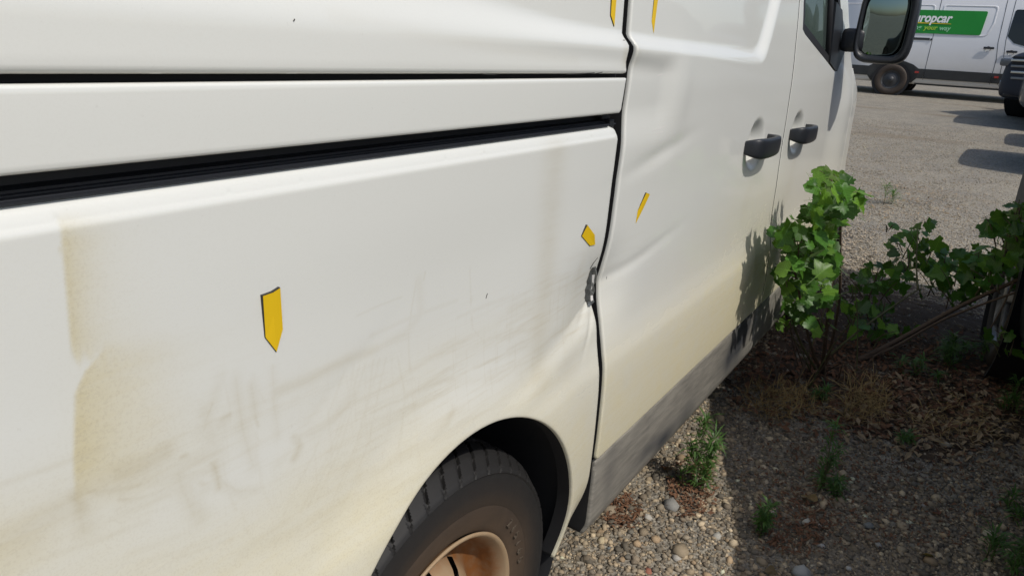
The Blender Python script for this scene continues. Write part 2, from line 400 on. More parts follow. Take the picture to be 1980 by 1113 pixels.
# dirt, smears (one is painted dent shade) and scuffs on the flank
def mk(px, py, Y=0.0):
    p = at_y(px, py, Y); return (p[0], p[2])
def pl(pts): return [mk(*p) for p in pts]
def dist_poly(X, Z, pts):
    best = np.full(X.shape, 9.0)
    for (x0, z0), (x1, z1) in zip(pts[:-1], pts[1:]):
        dx, dz = x1 - x0, z1 - z0; L2 = dx * dx + dz * dz + 1e-12
        t = np.clip(((X - x0) * dx + (Z - z0) * dz) / L2, 0, 1)
        best = np.minimum(best, np.hypot(X - x0 - t * dx, Z - z0 - t * dz))
    return best
SMEARS_AND_SHADE = [
    ([(330, 882), (300, 903), (245, 922)], .0055, .75), ([(0, 1062), (60, 1032), (140, 985)], .007, .65), ([(0, 1085), (70, 1050)], .010, .4),
    ([(152, 968), (164, 992)], .0042, .95), ([(160, 1000), (176, 1030)], .006, .5), ([(165, 960), (260, 948), (350, 915), (430, 880)], .004, .35),
    ([(545, 762), (620, 735), (690, 700), (745, 680)], .0036, .55), ([(582, 852), (592, 868), (580, 890)], .0030, .7),
    ([(590, 852), (640, 830), (700, 770)], .004, .35), ([(355, 925), (370, 962), (395, 1005)], .0055, .5), ([(425, 905), (434, 945)], .0032, .7),
    ([(434, 945), (470, 958), (505, 952)], .0030, .35), ([(468, 735), (478, 820), (500, 905)], .0042, .34), ([(498, 750), (505, 805)], .0035, .42),
    ([(540, 720), (548, 850)], .003, .26), ([(408, 800), (420, 845)], .0045, .4), ([(450, 815), (438, 825)], .004, .5), ([(400, 840), (420, 790), (440, 735)], .004, .28),
    ([(880, 792), (868, 818), (838, 848)], .0034, .55), ([(838, 848), (780, 885), (700, 930)], .005, .30), ([(825, 545), (830, 610), (800, 650), (740, 680)], .004, .24),
    ([(395, 962), (412, 945)], .004, .4), ([(545, 905), (620, 830)], .003, .2), ([(470, 1075), (560, 1010)], .003, .3), ([(530, 1050), (640, 1000), (760, 925)], .006, .28),
    ([(1140, 505), (1128, 545), (1085, 572), (1000, 602)], .008, .28), ([(1080, 300), (1072, 420), (1062, 560), (1045, 720)], .017, .55),  # first stroke paints the shade of the dent in brown
    ([(1130, 560), (1110, 640), (1095, 720)], .018, .22), ([(1215, 92), (1213, 120)], .006, .8), ([(1234, 100), (1236, 118)], .006, .4),
    ([(650, 30), (800, 62), (1000, 100), (1120, 118)], .0035, .20), ([(1160, 480), (1180, 520)], .01, .25), ([(240, 990), (330, 960)], .003, .25),
    ([(205, 935), (330, 940), (420, 915)], .0025, .35), ([(1000, 640), (900, 690)], .004, .22), ([(980, 720), (900, 745)], .004, .2), ([(1050, 690), (960, 730)], .003, .2),
    ([(1060, 560), (960, 640), (860, 690)], .006, .16), ([(640, 780), (600, 830)], .003, .2),
    ([(1480, 320), (1460, 350), (1440, 420)], .02, .2), ([(1545, 300), (1530, 360)], .03, .2), ([(1560, 400), (1556, 440)], .05, .3),
]
THIN = [([(468, 735), (474, 790), (482, 840), (500, 905)], .0013, .45), ([(498, 750), (503, 780), (507, 815), (512, 830)], .0011, .5), ([(540, 712), (541, 780), (552, 850)], .0010, .35), ([(425, 905), (431, 925), (434, 950)], .0014, .75), ([(418, 900), (440, 938), (470, 955), (500, 952)], .0010, .45),
    ([(578, 850), (592, 853), (590, 872), (578, 895)], .0013, .65), ([(578, 852), (620, 842), (660, 818), (690, 785)], .0022, .4), ([(545, 766), (610, 742), (660, 712), (690, 700)], .0020, .5), ([(690, 700), (740, 678), (800, 650)], .0016, .3), ([(330, 878), (300, 890), (270, 905)], .0020, .55), ([(328, 890), (300, 902), (280, 918), (240, 927)], .0024, .6), ([(240, 927), (280, 928), (320, 905)], .0012, .4),
    ([(180, 958), (230, 955), (280, 944)], .0018, .55), ([(240, 973), (262, 972), (290, 968)], .0012, .5), ([(262, 950), (330, 930), (380, 908)], .0010, .35), ([(152, 968), (157, 978), (172, 980)], .0014, .9), ([(160, 990), (165, 1010), (172, 1035)], .0018, .55), ([(370, 887), (362, 890)], .0018, .6), ([(395, 800), (410, 790), (425, 780)], .001, .3), ([(405, 838), (418, 795), (422, 785)], .0012, .5), ([(440, 818), (455, 808)], .0022, .6),
    ([(820, 545), (812, 600), (806, 650), (808, 720)], .0009, .3), ([(836, 530), (834, 545)], .0009, .4), ([(922, 520), (925, 590), (928, 640), (945, 660)], .0008, .3), ([(0, 1068), (40, 1045), (80, 1022)], .0022, .55), ([(355, 922), (362, 950), (378, 985), (384, 1000)], .0022, .5), ([(398, 940), (405, 942)], .002, .5), ([(1102, 660), (1090, 672), (1070, 690)], .001, .5), ([(1000, 700), (975, 712), (950, 722)], .0016, .3)]
rs = random.Random(11)
for i in range(9): j = rs.uniform(-12, 12); THIN.append(([(555 + 22 * i + j, 1000 - 6 * i), (620 + 19 * i + j, 880 - 4 * i), (665 + 15 * i + j, 770), (690 + 12 * i, 700)], .0011, rs.uniform(.10, .24)))
for i in range(16): y0 = rs.uniform(600, 860); x0 = rs.uniform(640, 980); L = rs.uniform(60, 170); THIN.append(([(x0, y0), (x0 + L * .5, y0 - L * .23), (x0 + L, y0 - L * .42)], rs.uniform(.0009, .0022), rs.uniform(.12, .34)))
for i in range(12): y0 = rs.uniform(940, 1100); x0 = rs.uniform(0, 420); L = rs.uniform(80, 220); THIN.append(([(x0, y0), (x0 + L * .5, y0 - L * .17), (x0 + L, y0 - L * .36)], rs.uniform(.0009, .0020), rs.uniform(.12, .34)))
for i in range(14): y0 = rs.uniform(560, 680); x0 = rs.uniform(980, 1110); L = rs.uniform(25, 80); THIN.append(([(x0, y0), (x0 + L * .5, y0 - L * .28), (x0 + L, y0 - L * .5)], rs.uniform(.0012, .0022), rs.uniform(.15, .35)))
for i in range(10): y0 = rs.uniform(720, 1000); x0 = rs.uniform(380, 520); L = rs.uniform(50, 120); THIN.append(([(x0, y0), (x0 + 6, y0 + L * .5), (x0 + 22, y0 + L)], rs.uniform(.0009, .0015), rs.uniform(.10, .25)))
SM = [(pl(p), wd * 1.35, s * .42) for p, wd, s in SMEARS_AND_SHADE] + [(pl(p), wd * 1.15, s * .55) for p, wd, s in THIN]
def dirt_fields(X, Z):
    d = np.zeros_like(X); s = np.zeros_like(X); k = np.zeros_like(X)
    # standing-water mark: a hard left edge that fades to the right
    xl = np.interp(Z, [1.052, 1.105, 1.15], [.2135, .2165, .2190]); b = ss(-.0018, .0022, X - xl) * np.exp(-np.clip(X - xl, 0, 1) / .016)
    stain = .30 * b * ss(1.164, 1.135, Z) * ss(1.040, 1.058, Z + 0.45 * (X - .214))
    d += 0.85 * b * ss(1.164, 1.135, Z) * ss(1.040, 1.058, Z + 0.45 * (X - .214) + .004 * np.sin(X * 700))
    xl = np.interp(Z, [.90, .93, .965, 1.02, 1.035, 1.047], [.1995, .199, .203, .212, .221, .236])
    b = ss(-.0022, .0026, X - xl) * np.exp(-np.clip(X - xl, 0, 1) / .034)
    stain = stain + .36 * b * ss(1.060, 1.028, Z + .10 * (X - .22)) * ss(.905, .955, Z + 0.30 * (X - .2))
    d += 1.0 * b * ss(1.060, 1.028, Z + .10 * (X - .22)) * ss(.915, .965, Z + 0.30 * (X - .2))
    d += 0.22 * gauss(X - 0.245, .03) * gauss(Z - 0.985, .05)
    # general film, heavier low down and round the arch
    lim = np.interp(X, [0.0, 0.3, 0.5, 0.8, 1.12, 1.3, 1.9, 2.4, 3.2], [1.03, .98, .97, .93, .93, .86, 1.03, 1.05, 1.05])
    low = np.interp(X, [0.0, 0.5, 0.9, 1.2, 2.0, 3.0], [.82, .74, .62, .50, .55, .55])
    t = np.clip((lim - Z) / (lim - low), 0, 1)
    d += 0.62 * t ** 1.0
    d += 0.28 * ss(.775, .670, Z) * (X > 1.125)
    d += 0.13 * gauss(X - 2.15, .22) * ss(1.02, .90, Z)
    r = np.hypot((X - AC[0]) / AR, (Z - AC[1]) / AZ) * .34; d += 0.10 * ss(.48, .38, r)
    d -= 0.26 * gauss(X - 0.74, .10) * gauss(Z - .815, .035)
    d -= 0.25 * gauss(X - 0.35, .08) * gauss(Z - .87, .03)
    d += 0.34 * ss(0.215, 0.12, X) * ss(.985, .93, Z) * ss(.86, .92, Z)
    for p, wd, st in SM: s = np.maximum(s, st * gauss(dist_poly(X, Z, p), wd))
    s = np.clip(s + stain, 0, 1)
    k += 0.55 * ss(1.0, .84, Z) * ss(.30, .50, X) * ss(1.13, 1.0, X) * ss(.70, .76, Z)
    k += 0.85 * gauss(X - 1.03, .07) * gauss(Z - .86, .05) + 0.5 * gauss(X - .80, .16) * gauss(Z - .86, .04)
    k += 0.35 * gauss(X - 0.33, .07) * gauss(Z - .93, .05)
    k += 0.35 * gauss(X - 1.3, .08) * gauss(Z - 1.12, .05) + 0.25 * gauss(X - 1.3, .15) * gauss(Z - .9, .05)
    k += 0.18 * ss(.70, .55, Z)
    return np.clip(d, 0, 1), np.clip(s, 0, 1), np.clip(k, 0, 1)

def resample(poly, step):
    out = []
    n = len(poly)
    for i in range(n):
        a = np.array(poly[i]); b = np.array(poly[(i + 1) % n]); L = np.linalg.norm(b - a); k = max(1, int(round(L / step)))
        for j in range(k): out.append(a + (b - a) * j / k)
    return np.array(out)
def inside(P, poly):
    x, z = P[:, 0], P[:, 1]; res = np.zeros(len(P), bool); n = len(poly)
    for i in range(n):
        x0, z0 = poly[i]; x1, z1 = poly[(i + 1) % n]
        if z0 == z1: continue
        c = ((z0 > z) != (z1 > z)) & (x < (x1 - x0) * (z - z0) / (z1 - z0) + x0); res ^= c
    return res
def dist_loop(P, loop):
    d = np.full(len(P), 9.0)
    for i in range(0, len(P), 4000):
        q = P[i:i + 4000]; d[i:i + 4000] = np.sqrt(((q[:, None, :] - loop[None, :, :]) ** 2).sum(2).min(1))
    return d
def arc(cx, cz, r, a0, a1, n): return [(cx + r * math.cos(math.radians(a0 + (a1 - a0) * i / n)), cz + r * math.sin(math.radians(a0 + (a1 - a0) * i / n))) for i in range(n + 1)]
def rounded(poly, rad, n=5):
    """round the corners of a polygon; rad: one radius or a list"""
    out = []; k = len(poly)
    for i in range(k):
        r = rad[i] if hasattr(rad, '__len__') else rad
        p = Vector(poly[i]); a = Vector(poly[i - 1]); b = Vector(poly[(i + 1) % k])
        if r <= 0: out.append(tuple(p)); continue
        u = (a - p).normalized(); v = (b - p).normalized(); t = r / max(1e-6, math.tan(u.angle(v) / 2))
        t = min(t, (a - p).length * .49, (b - p).length * .49)
        for j in range(n + 1):
            q = j / n; out.append(tuple((p + u * t) * (1 - q) ** 2 + p * 2 * q * (1 - q) + (p + v * t) * q * q))
    return out
def panel(name, outline, parent, mat=None, h=0.008, yoff=0.0, edge=0.004, flange=0.030, holes=(), step=0.006, extra=None, dirty=True, fine=None, skinf=skin, lip=.0035):
    loops = [resample(outline, step)] + [resample(hh, step) for hh in holes]
    pts = []; edges = []; npts = 0
    for lp in loops:
        n = len(lp); edges += [(npts + i, npts + (i + 1) % n) for i in range(n)]; pts.append(lp); npts += n
    allb = np.concatenate(loops)
    if fine is None: fine = []
    lo = loops[0].min(0); hi = loops[0].max(0)
    def grid(x0, x1, z0, z1, hh):
        gx = np.arange(x0, x1, hh); gz = np.arange(z0, z1, hh * .87); A, B = np.meshgrid(gx, gz)
        A = A + (np.arange(len(gz)) % 2)[:, None] * hh * .5; return np.stack([A.ravel(), B.ravel()], 1)
    G = grid(lo[0], hi[0], lo[1], hi[1], h)
    for (x0, x1, z0, z1, hh) in fine:
        keep = ~((G[:, 0] > x0) & (G[:, 0] < x1) & (G[:, 1] > z0) & (G[:, 1] < z1)); G = np.concatenate([G[keep], grid(x0 + hh, x1 - hh * .4, z0 + hh * .4, z1 - hh * .4, hh)])
    G = G[inside(G, loops[0])]
    for lp in loops[1:]: G = G[~inside(G, lp)]
    dd = dist_loop(G, allb); G = G[dd > 0.011]
    # rows parallel to the edge for the folded rim
    rows = []
    for li, lp in enumerate(loops):
        t = np.roll(lp, -1, 0) - np.roll(lp, 1, 0); nrm = np.stack([-t[:, 1], t[:, 0]], 1); nrm /= np.linalg.norm(nrm, axis=1)[:, None] + 1e-9
        test = inside(lp + nrm * 0.0007, loops[0])
        for l2 in loops[1:]: test &= ~inside(lp + nrm * 0.0007, l2)
        sgn = np.where(test, 1.0, -1.0)[:, None]
        for q in (0.0012, 0.003, 0.0065):
            r = lp + nrm * sgn * q; dq = dist_loop(r, allb); r = r[dq > q * 0.8]
            ok = inside(r, loops[0])
            for l2 in loops[1:]: ok &= ~inside(r, l2)
            rows.append(r[ok])
    P = np.concatenate(pts + rows + [G])
    res = delaunay_2d_cdt([Vector(p) for p in P.tolist()], edges, [], 0, 1e-7)
    V = np.array([tuple(v) for v in res[0]]); T = np.array([t for t in res[2] if len(t) == 3])
    cen = V[T].mean(1); ok = inside(cen, loops[0])
    for lp in loops[1:]: ok &= ~inside(cen, lp)
    T = T[ok]
    # orient towards -y
    a = V[T[:, 1]] - V[T[:, 0]]; b = V[T[:, 2]] - V[T[:, 0]]; cr = a[:, 0] * b[:, 1] - a[:, 1] * b[:, 0]
    T[cr < 0] = T[cr < 0][:, ::-1]
    d = dist_loop(V, allb); q = np.clip(edge - d, 0, edge)
    drop = edge - np.sqrt(np.maximum(edge * edge - q * q, 0)) if edge > 0 else 0 * d
    Y = skinf(V[:, 0], V[:, 1]) + yoff + drop
    if extra is not None: Y = Y + extra(V[:, 0], V[:, 1])
    v3 = [(V[i, 0], Y[i], V[i, 1]) for i in range(len(V))]; faces = [tuple(t) for t in T.tolist()]
    # folded flange along the boundary
    cnt = {}; black = []
    for t in faces:
        for e in ((t[0], t[1]), (t[1], t[2]), (t[2], t[0])): cnt[frozenset(e)] = cnt.get(frozenset(e), 0) + 1
    idx = {}
    for t in list(faces):
        for e in ((t[0], t[1]), (t[1], t[2]), (t[2], t[0])):
            if cnt[frozenset(e)] == 1:
                for k in e:
                    if k not in idx:
                        idx[k] = len(v3); v3.append((v3[k][0], v3[k][1] + lip, v3[k][2])); v3.append((v3[k][0], v3[k][1] + flange, v3[k][2]))
                faces.append((e[1], e[0], idx[e[0]], idx[e[1]])); black.append(len(faces)); faces.append((idx[e[1]], idx[e[0]], idx[e[0]] + 1, idx[e[1]] + 1))
    me = mesh_np(name, v3, faces)
    me.materials.append(mat or M['paint']); me.materials.append(M['black'])
    for i in black: me.polygons[i].material_index = 1
    if dirty:
        A = np.array(v3); D, S, K = dirt_fields(A[:, 0], A[:, 2])
        for nm, arr in (('dirt', D), ('smear_shade', S), ('scuff', K)):
            at = me.attributes.new(nm, 'FLOAT', 'POINT'); at.data.foreach_set('value', arr.astype(np.float32))
    return obj(name, me, mat or M['paint'], parent)

def jamb(name, pts, half, depth, parent, vertical=True):
    """dark lining behind a panel gap: a strip that follows the skin"""
    v = []; f = []
    for i, (x, z) in enumerate(pts):
        for s in (-1, 1):
            xx, zz = (x + s * half, z) if vertical else (x, z + s * half); v.append((xx, float(skin(xx, zz)) + depth, zz))
    for i in range(len(pts) - 1): f.append((2 * i, 2 * i + 1, 2 * i + 3, 2 * i + 2))
    return obj(name, mesh_np(name, v, f), M['black'], parent)

van = empty('white_van', (2.2, 0.98, 0.0))
tag(van, 'dented dirty white delivery van filling the foreground with scraped flank and rusty wheel', 'van')
XG = 1.130   # gap between rear panel and sliding door
XB = 2.358   # gap between sliding door and front door
XF = 3.42

# lower rear panel with the wheel arch
a0 = math.degrees(math.asin(-.09 / AZ))
def ell(cx, b0, b1, n): return [(cx + AR * math.cos(math.radians(b0 + (b1 - b0) * i / n)), AC[1] + AZ * math.sin(math.radians(b0 + (b1 - b0) * i / n))) for i in range(n + 1)]
lowq = [(-0.27, 0.31)] + ell(AC[0], 180 - a0, a0, 64)
lowq += [(1.095, .300), (1.1185, .330), (1.1185, .48), (1.1185, .80), (1.1185, 1.0), (1.117, 1.145)] + [(1.114, 1.157), (1.107, 1.164), (1.097, 1.167), (-0.27, 1.167)]
def low_extra(X, Z):
    y = .0042 * ss(1.1465, 1.1575, Z) + .0070 * ss(1.1585, 1.169, Z)
    y = y + .004 * ss(1.113, 1.121, X) * ss(1.16, 1.10, Z) * 0.5
    y = y + .016 * ss(.47, .33, Z) * ss(1.03, 1.10, X)
    # torn lip: the edge is bent in and ripped
    y = y + 0.0015 * gauss(X - 1.117, .010) * gauss(Z - .862, .030)
    return y
rear_panel = panel('rear_quarter_panel', lowq, van, h=.0045, extra=low_extra, fine=[(1.02, 1.13, .78, .94, .0028), (-.3, 1.13, 1.135, 1.17, .0026), (.14, .72, .78, 1.13, .0023), (.72, 1.02, .745, .96, .0030)])
rear_panel['label'] = 'dirty scraped lower rear panel with wheel arch'
cover = panel('rail_cover_strip', [(-0.27, 1.1885), (1.1085, 1.1885), (1.1145, 1.1935), (1.1185, 1.2465), (-0.27, 1.2465)], van, h=.012, edge=.0035, flange=.016)
up = panel('upper_rear_panel', rounded([(-0.27, 1.2525), (1.1195, 1.2530), (1.1165, 1.272), (1.1205, 1.31), (1.1205, 1.93), (-0.27, 1.93)], [0, .006, .01, .01, 0, 0]), van, h=.008, edge=.0055, flange=.016, yoff=.0)
# sliding door
slider = panel('sliding_door', rounded([(1.1385, .492), (XB - .0042, .492), (XB - .0042, 1.92), (1.145, 1.92), (1.145, 1.31), (1.1485, 1.27), (1.1445, 1.15), (1.1425, .9), (1.1405, .7)], [.012, .008, .03, .03, .01, .02, .05, .05, .05]), van, h=.0085, edge=.004, yoff=-.0012,
               fine=[(1.137, 2.36, .49, 1.34, .0062), (1.92, 2.15, .96, 1.16, .0042)])
slider['label'] = 'sliding side door with creases near its rear edge'
# front door with window opening
win = [(2.432, 1.385), (2.470, 1.372), (2.754, 1.316), (3.004, 1.266), (3.06, 1.262), (3.165, 1.335), (2.98, 1.52), (2.72, 1.78), (2.66, 1.82), (2.46, 1.83), (2.425, 1.80), (2.415, 1.46)]
fdoor = panel('front_door', rounded([(XB + .010, .492), (XF - .003, .492), (XF - .003, 1.26), (3.36, 1.31), (2.78, 1.88), (2.70, 1.92), (XB + .010, 1.92)], [.01, .02, .03, .03, .03, .03, .03]), van, h=.011, edge=.0012, lip=.0003, holes=[win], flange=.02,
              fine=[(2.43, 2.66, .965, 1.155, .005)])
# front wing
wing = [(XF + .003, .50), (XF + .003, 1.275), (3.55, 1.215), (4.05, 1.11), (4.45, .98), (4.60, .80), (4.62, .42), (FWX + AR * .998, .42)] + ell(FWX, 4, 162, 50)[1:]
fw = panel('front_wing', wing, van, h=.018, edge=.004)

# linings behind the gaps
zz = np.linspace(.28, 1.92, 60)
jamb('door_jamb', [(XG, z) for z in zz], .06, .055, van); jamb('door_jamb', [(XB, z) for z in zz], .03, .034, van); jamb('door_jamb', [(XF, z) for z in np.linspace(.4, 1.15, 20)], .03, .022, van)
jamb('gap_lining', [(x, 1.2495) for x in np.linspace(-.27, 1.13, 60)], .02, .019, van, vertical=False)

# sliding-door rail in its dark channel
def extr(profile_yz, xs, name, mat):
    v = []; f = []; k = len(profile_yz)
    for x in xs:
        for (y, z) in profile_yz: v.append((x, y + float(skin(x, 1.178)) , z))
    for i in range(len(xs) - 1):
        for q in range(k - 1): f.append((i * k + q, i * k + q + 1, (i + 1) * k + q + 1, (i + 1) * k + q))
    return obj(name, mesh_np(name, v, f, False), mat, van)
xs = np.linspace(-.27, 1.125, 50)
extr([(.006, 1.192), (.034, 1.192), (.034, 1.176), (.0225, 1.1745), (.0225, 1.1725), (.0195, 1.1718), (.0195, 1.1705), (.013, 1.1700), (.0125, 1.1688), (.016, 1.1680), (.016, 1.160)], xs, 'sliding_rail', M['rail'])
extr([(.010, 1.1702), (.0075, 1.1692), (.0075, 1.1678), (.012, 1.166)], np.linspace(-.27, 1.09, 40), 'rail_lip', M['plastic'])
rb = bmesh.new(); box(rb, (1.098, .024 + .004, 1.181), (.030, .010, .006), .001); box(rb, (1.108, .022, 1.171), (.016, .012, .012), .001)
obj('rail_bracket', mesh_bm('rail_bracket', rb), M['rail'], van)

# sill trim of grey plastic
def sill_skin(X, Z): return -.0085 + .014 * ss(.345, .285, Z) ** 2 + .002 * ss(.44, .48, Z) + .19 * np.clip(X - 3.32, 0, None) ** 2
for xa, xb_ in ((1.148, 2.350), (2.362, 3.40)):
    s_ = panel('sill_trim', rounded([(xa, .290), (xb_, .290), (xb_, .481), (xa + .004, .481)], [.012, .004, .004, .006]), van, mat=M['sill'], h=.014, edge=.005, flange=.05, skinf=sill_skin, dirty=False)
    A = np.array([v.co[:] for v in s_.data.vertices]); K = np.zeros(len(A))
    for (px, py, sx, sz, st) in ((1278, 846, .05, .022, 1.0), (1245, 868, .05, .016, .7), (1320, 800, .05, .03, .6), (1425, 650, .045, .07, 1.2), (1442, 622, .04, .05, 1.0), (1405, 690, .03, .05, .7), (1450, 690, .02, .05, .6), (1170, 930, .02, .06, .35), (1395, 700, .05, .03, .4)):
        x, z = mk(px, py); K += st * gauss(A[:, 0] - x, sx) * gauss(A[:, 2] - z, sz)
    at = s_.data.attributes.new('scuff', 'FLOAT', 'POINT'); at.data.foreach_set('value', np.clip(K, 0, 1).astype(np.float32))
s_under = obj('underbody', box_mesh('underbody', (2.1, .98, .30), (4.5, 1.72, .03)), M['black'], van)

# bare metal torn open at the edge of the rear panel
tear_px = [[(1146, 521), (1153, 519), (1154, 531), (1150, 537), (1150, 549), (1147, 556), (1147, 570), (1148, 581), (1143, 587), (1137, 590), (1133, 574), (1134, 556), (1138, 540), (1142, 528)]]
def on_skin(px, py, off=0.0, ex=None):
    Y = 0.0
    for _ in range(12):
        p = at_y(px, py, Y); Y = float(skin(p[0], p[2])) + (float(ex(p[0], p[2])) if ex else 0) + off
    return at_y(px, py, Y)
def patch(name, px_poly, mat, parent, off, thick=.0012, ex=low_extra, jitter=0.0):
    P = [on_skin(a, b, off, ex) for a, b in px_poly]; n = len(P); c = np.mean(P, 0)
    v = [tuple(c + np.array([0, -jitter, 0]))] + [tuple(p + np.array([0, random.uniform(-jitter, jitter), 0])) for p in P] + [(p[0], p[1] + thick, p[2]) for p in P]
    f = [(0, 1 + (i + 1) % n, 1 + i) for i in range(n)] + [(1 + i, 1 + (i + 1) % n, 1 + n + (i + 1) % n, 1 + n + i) for i in range(n)]
    return obj(name, mesh_np(name, v, f, False), mat, parent, off=False)
def crumpled(left, right, mat, parent, off, jit, name):
    rg = random.Random(5); v = []; f = []; n = len(left); cols = 4
    for i in range(n):
        for c in range(cols):
            t = c / (cols - 1); a, b = left[i][0] + (right[i][0] - left[i][0]) * t, left[i][1] + (right[i][1] - left[i][1]) * t
            p = on_skin(a, b, off, low_extra); e = 0 if c in (0,) else 1; p = p + np.array([0, rg.uniform(-jit, jit * .3) * e, 0]); v.append(tuple(p))
    for i in range(n - 1):
        for c in range(cols - 1): f.append((i * cols + c, i * cols + c + 1, (i + 1) * cols + c + 1, (i + 1) * cols + c))
    o = obj(name, mesh_np(name, v, f, False), mat, parent, off=False); return o
crumpled([(1145, 517), (1140, 527), (1139, 533), (1135, 543), (1136, 549), (1132, 559), (1133, 567), (1131, 575), (1134, 583), (1137, 594)], [(1153, 515), (1153, 527), (1150, 535), (1152, 543), (1149, 551), (1147, 559), (1149, 567), (1146, 575), (1149, 583), (1142, 592)], M['metal'], rear_panel, -.0012, .0045, 'bare_metal')['label'] = 'grey bare metal where the paint is torn off'
patch('paint_flake', [(1145, 532), (1150, 531), (1147, 556), (1143, 560), (1145, 548)], M['chip'], rear_panel, -.0034, .001)
patch('paint_flake', [(1142, 570), (1146, 566), (1147, 580), (1143, 582)], M['chip'], rear_panel, -.0034, .001)
def scratch(px_line, wid, parent, mat=M['inked'], ex=None):
    P = [on_skin(a, b, -.0007, ex) for a, b in px_line]; v = []; f = []
    for i, p in enumerate(P):
        q = P[min(i + 1, len(P) - 1)] - P[max(i - 1, 0)]; n = np.array([-q[2], 0, q[0]]); n /= np.linalg.norm(n) + 1e-9
        ww = wid * (0.35 + 0.65 * math.sin(math.pi * (i + .5) / len(P)))
        v += [tuple(p + n * ww), tuple(p - n * ww), tuple(p + np.array([0, .0009, 0]))]
    for i in range(len(P) - 1):
        f.append((3 * i, 3 * i + 1, 3 * i + 4, 3 * i + 3))
        f.append((3 * i, 3 * i + 3, 3 * i + 5, 3 * i + 2)); f.append((3 * i + 1, 3 * i + 2, 3 * i + 5, 3 * i + 4))
    return obj('scratch', mesh_np('scratch', v, f, False), mat, parent, off=False)
scratch([(1003 - 63, 577), (941, 572), (943, 567)], .0006, rear_panel)
scratch([(1156, 498), (1148, 508), (1141, 520)], .0009, rear_panel, ex=low_extra)
for line in ([(1252, 258), (1285, 245), (1322, 236)], [(1258, 262), (1290, 252), (1318, 246)], [(1262, 288), (1292, 273), (1338, 262)], [(1258, 181), (1278, 174), (1300, 168)], [(1268, 250), (1300, 240)], [(1262, 150), (1285, 142), (1310, 136)]): scratch(line, .0011, slider, M['chip'])
scratch([(1175, 505), (1174, 530), (1172, 545)], .0012, slider); scratch([(1170, 512), (1178, 505), (1180, 495)], .0007, slider)
scratch([(1235, 104), (1235, 112), (1234, 120)], .0010, slider)
scratch([(1095, 144), (1120, 143), (1150, 141)], .0007, up); scratch([(930, 143), (945, 144), (960, 145)], .0006, up); scratch([(1150, 143), (1165, 140)], .0006, up)
scratch([(1205, 78), (1209, 78)], .0006, up); scratch([(568, 41), (570, 37)], .0007, up)

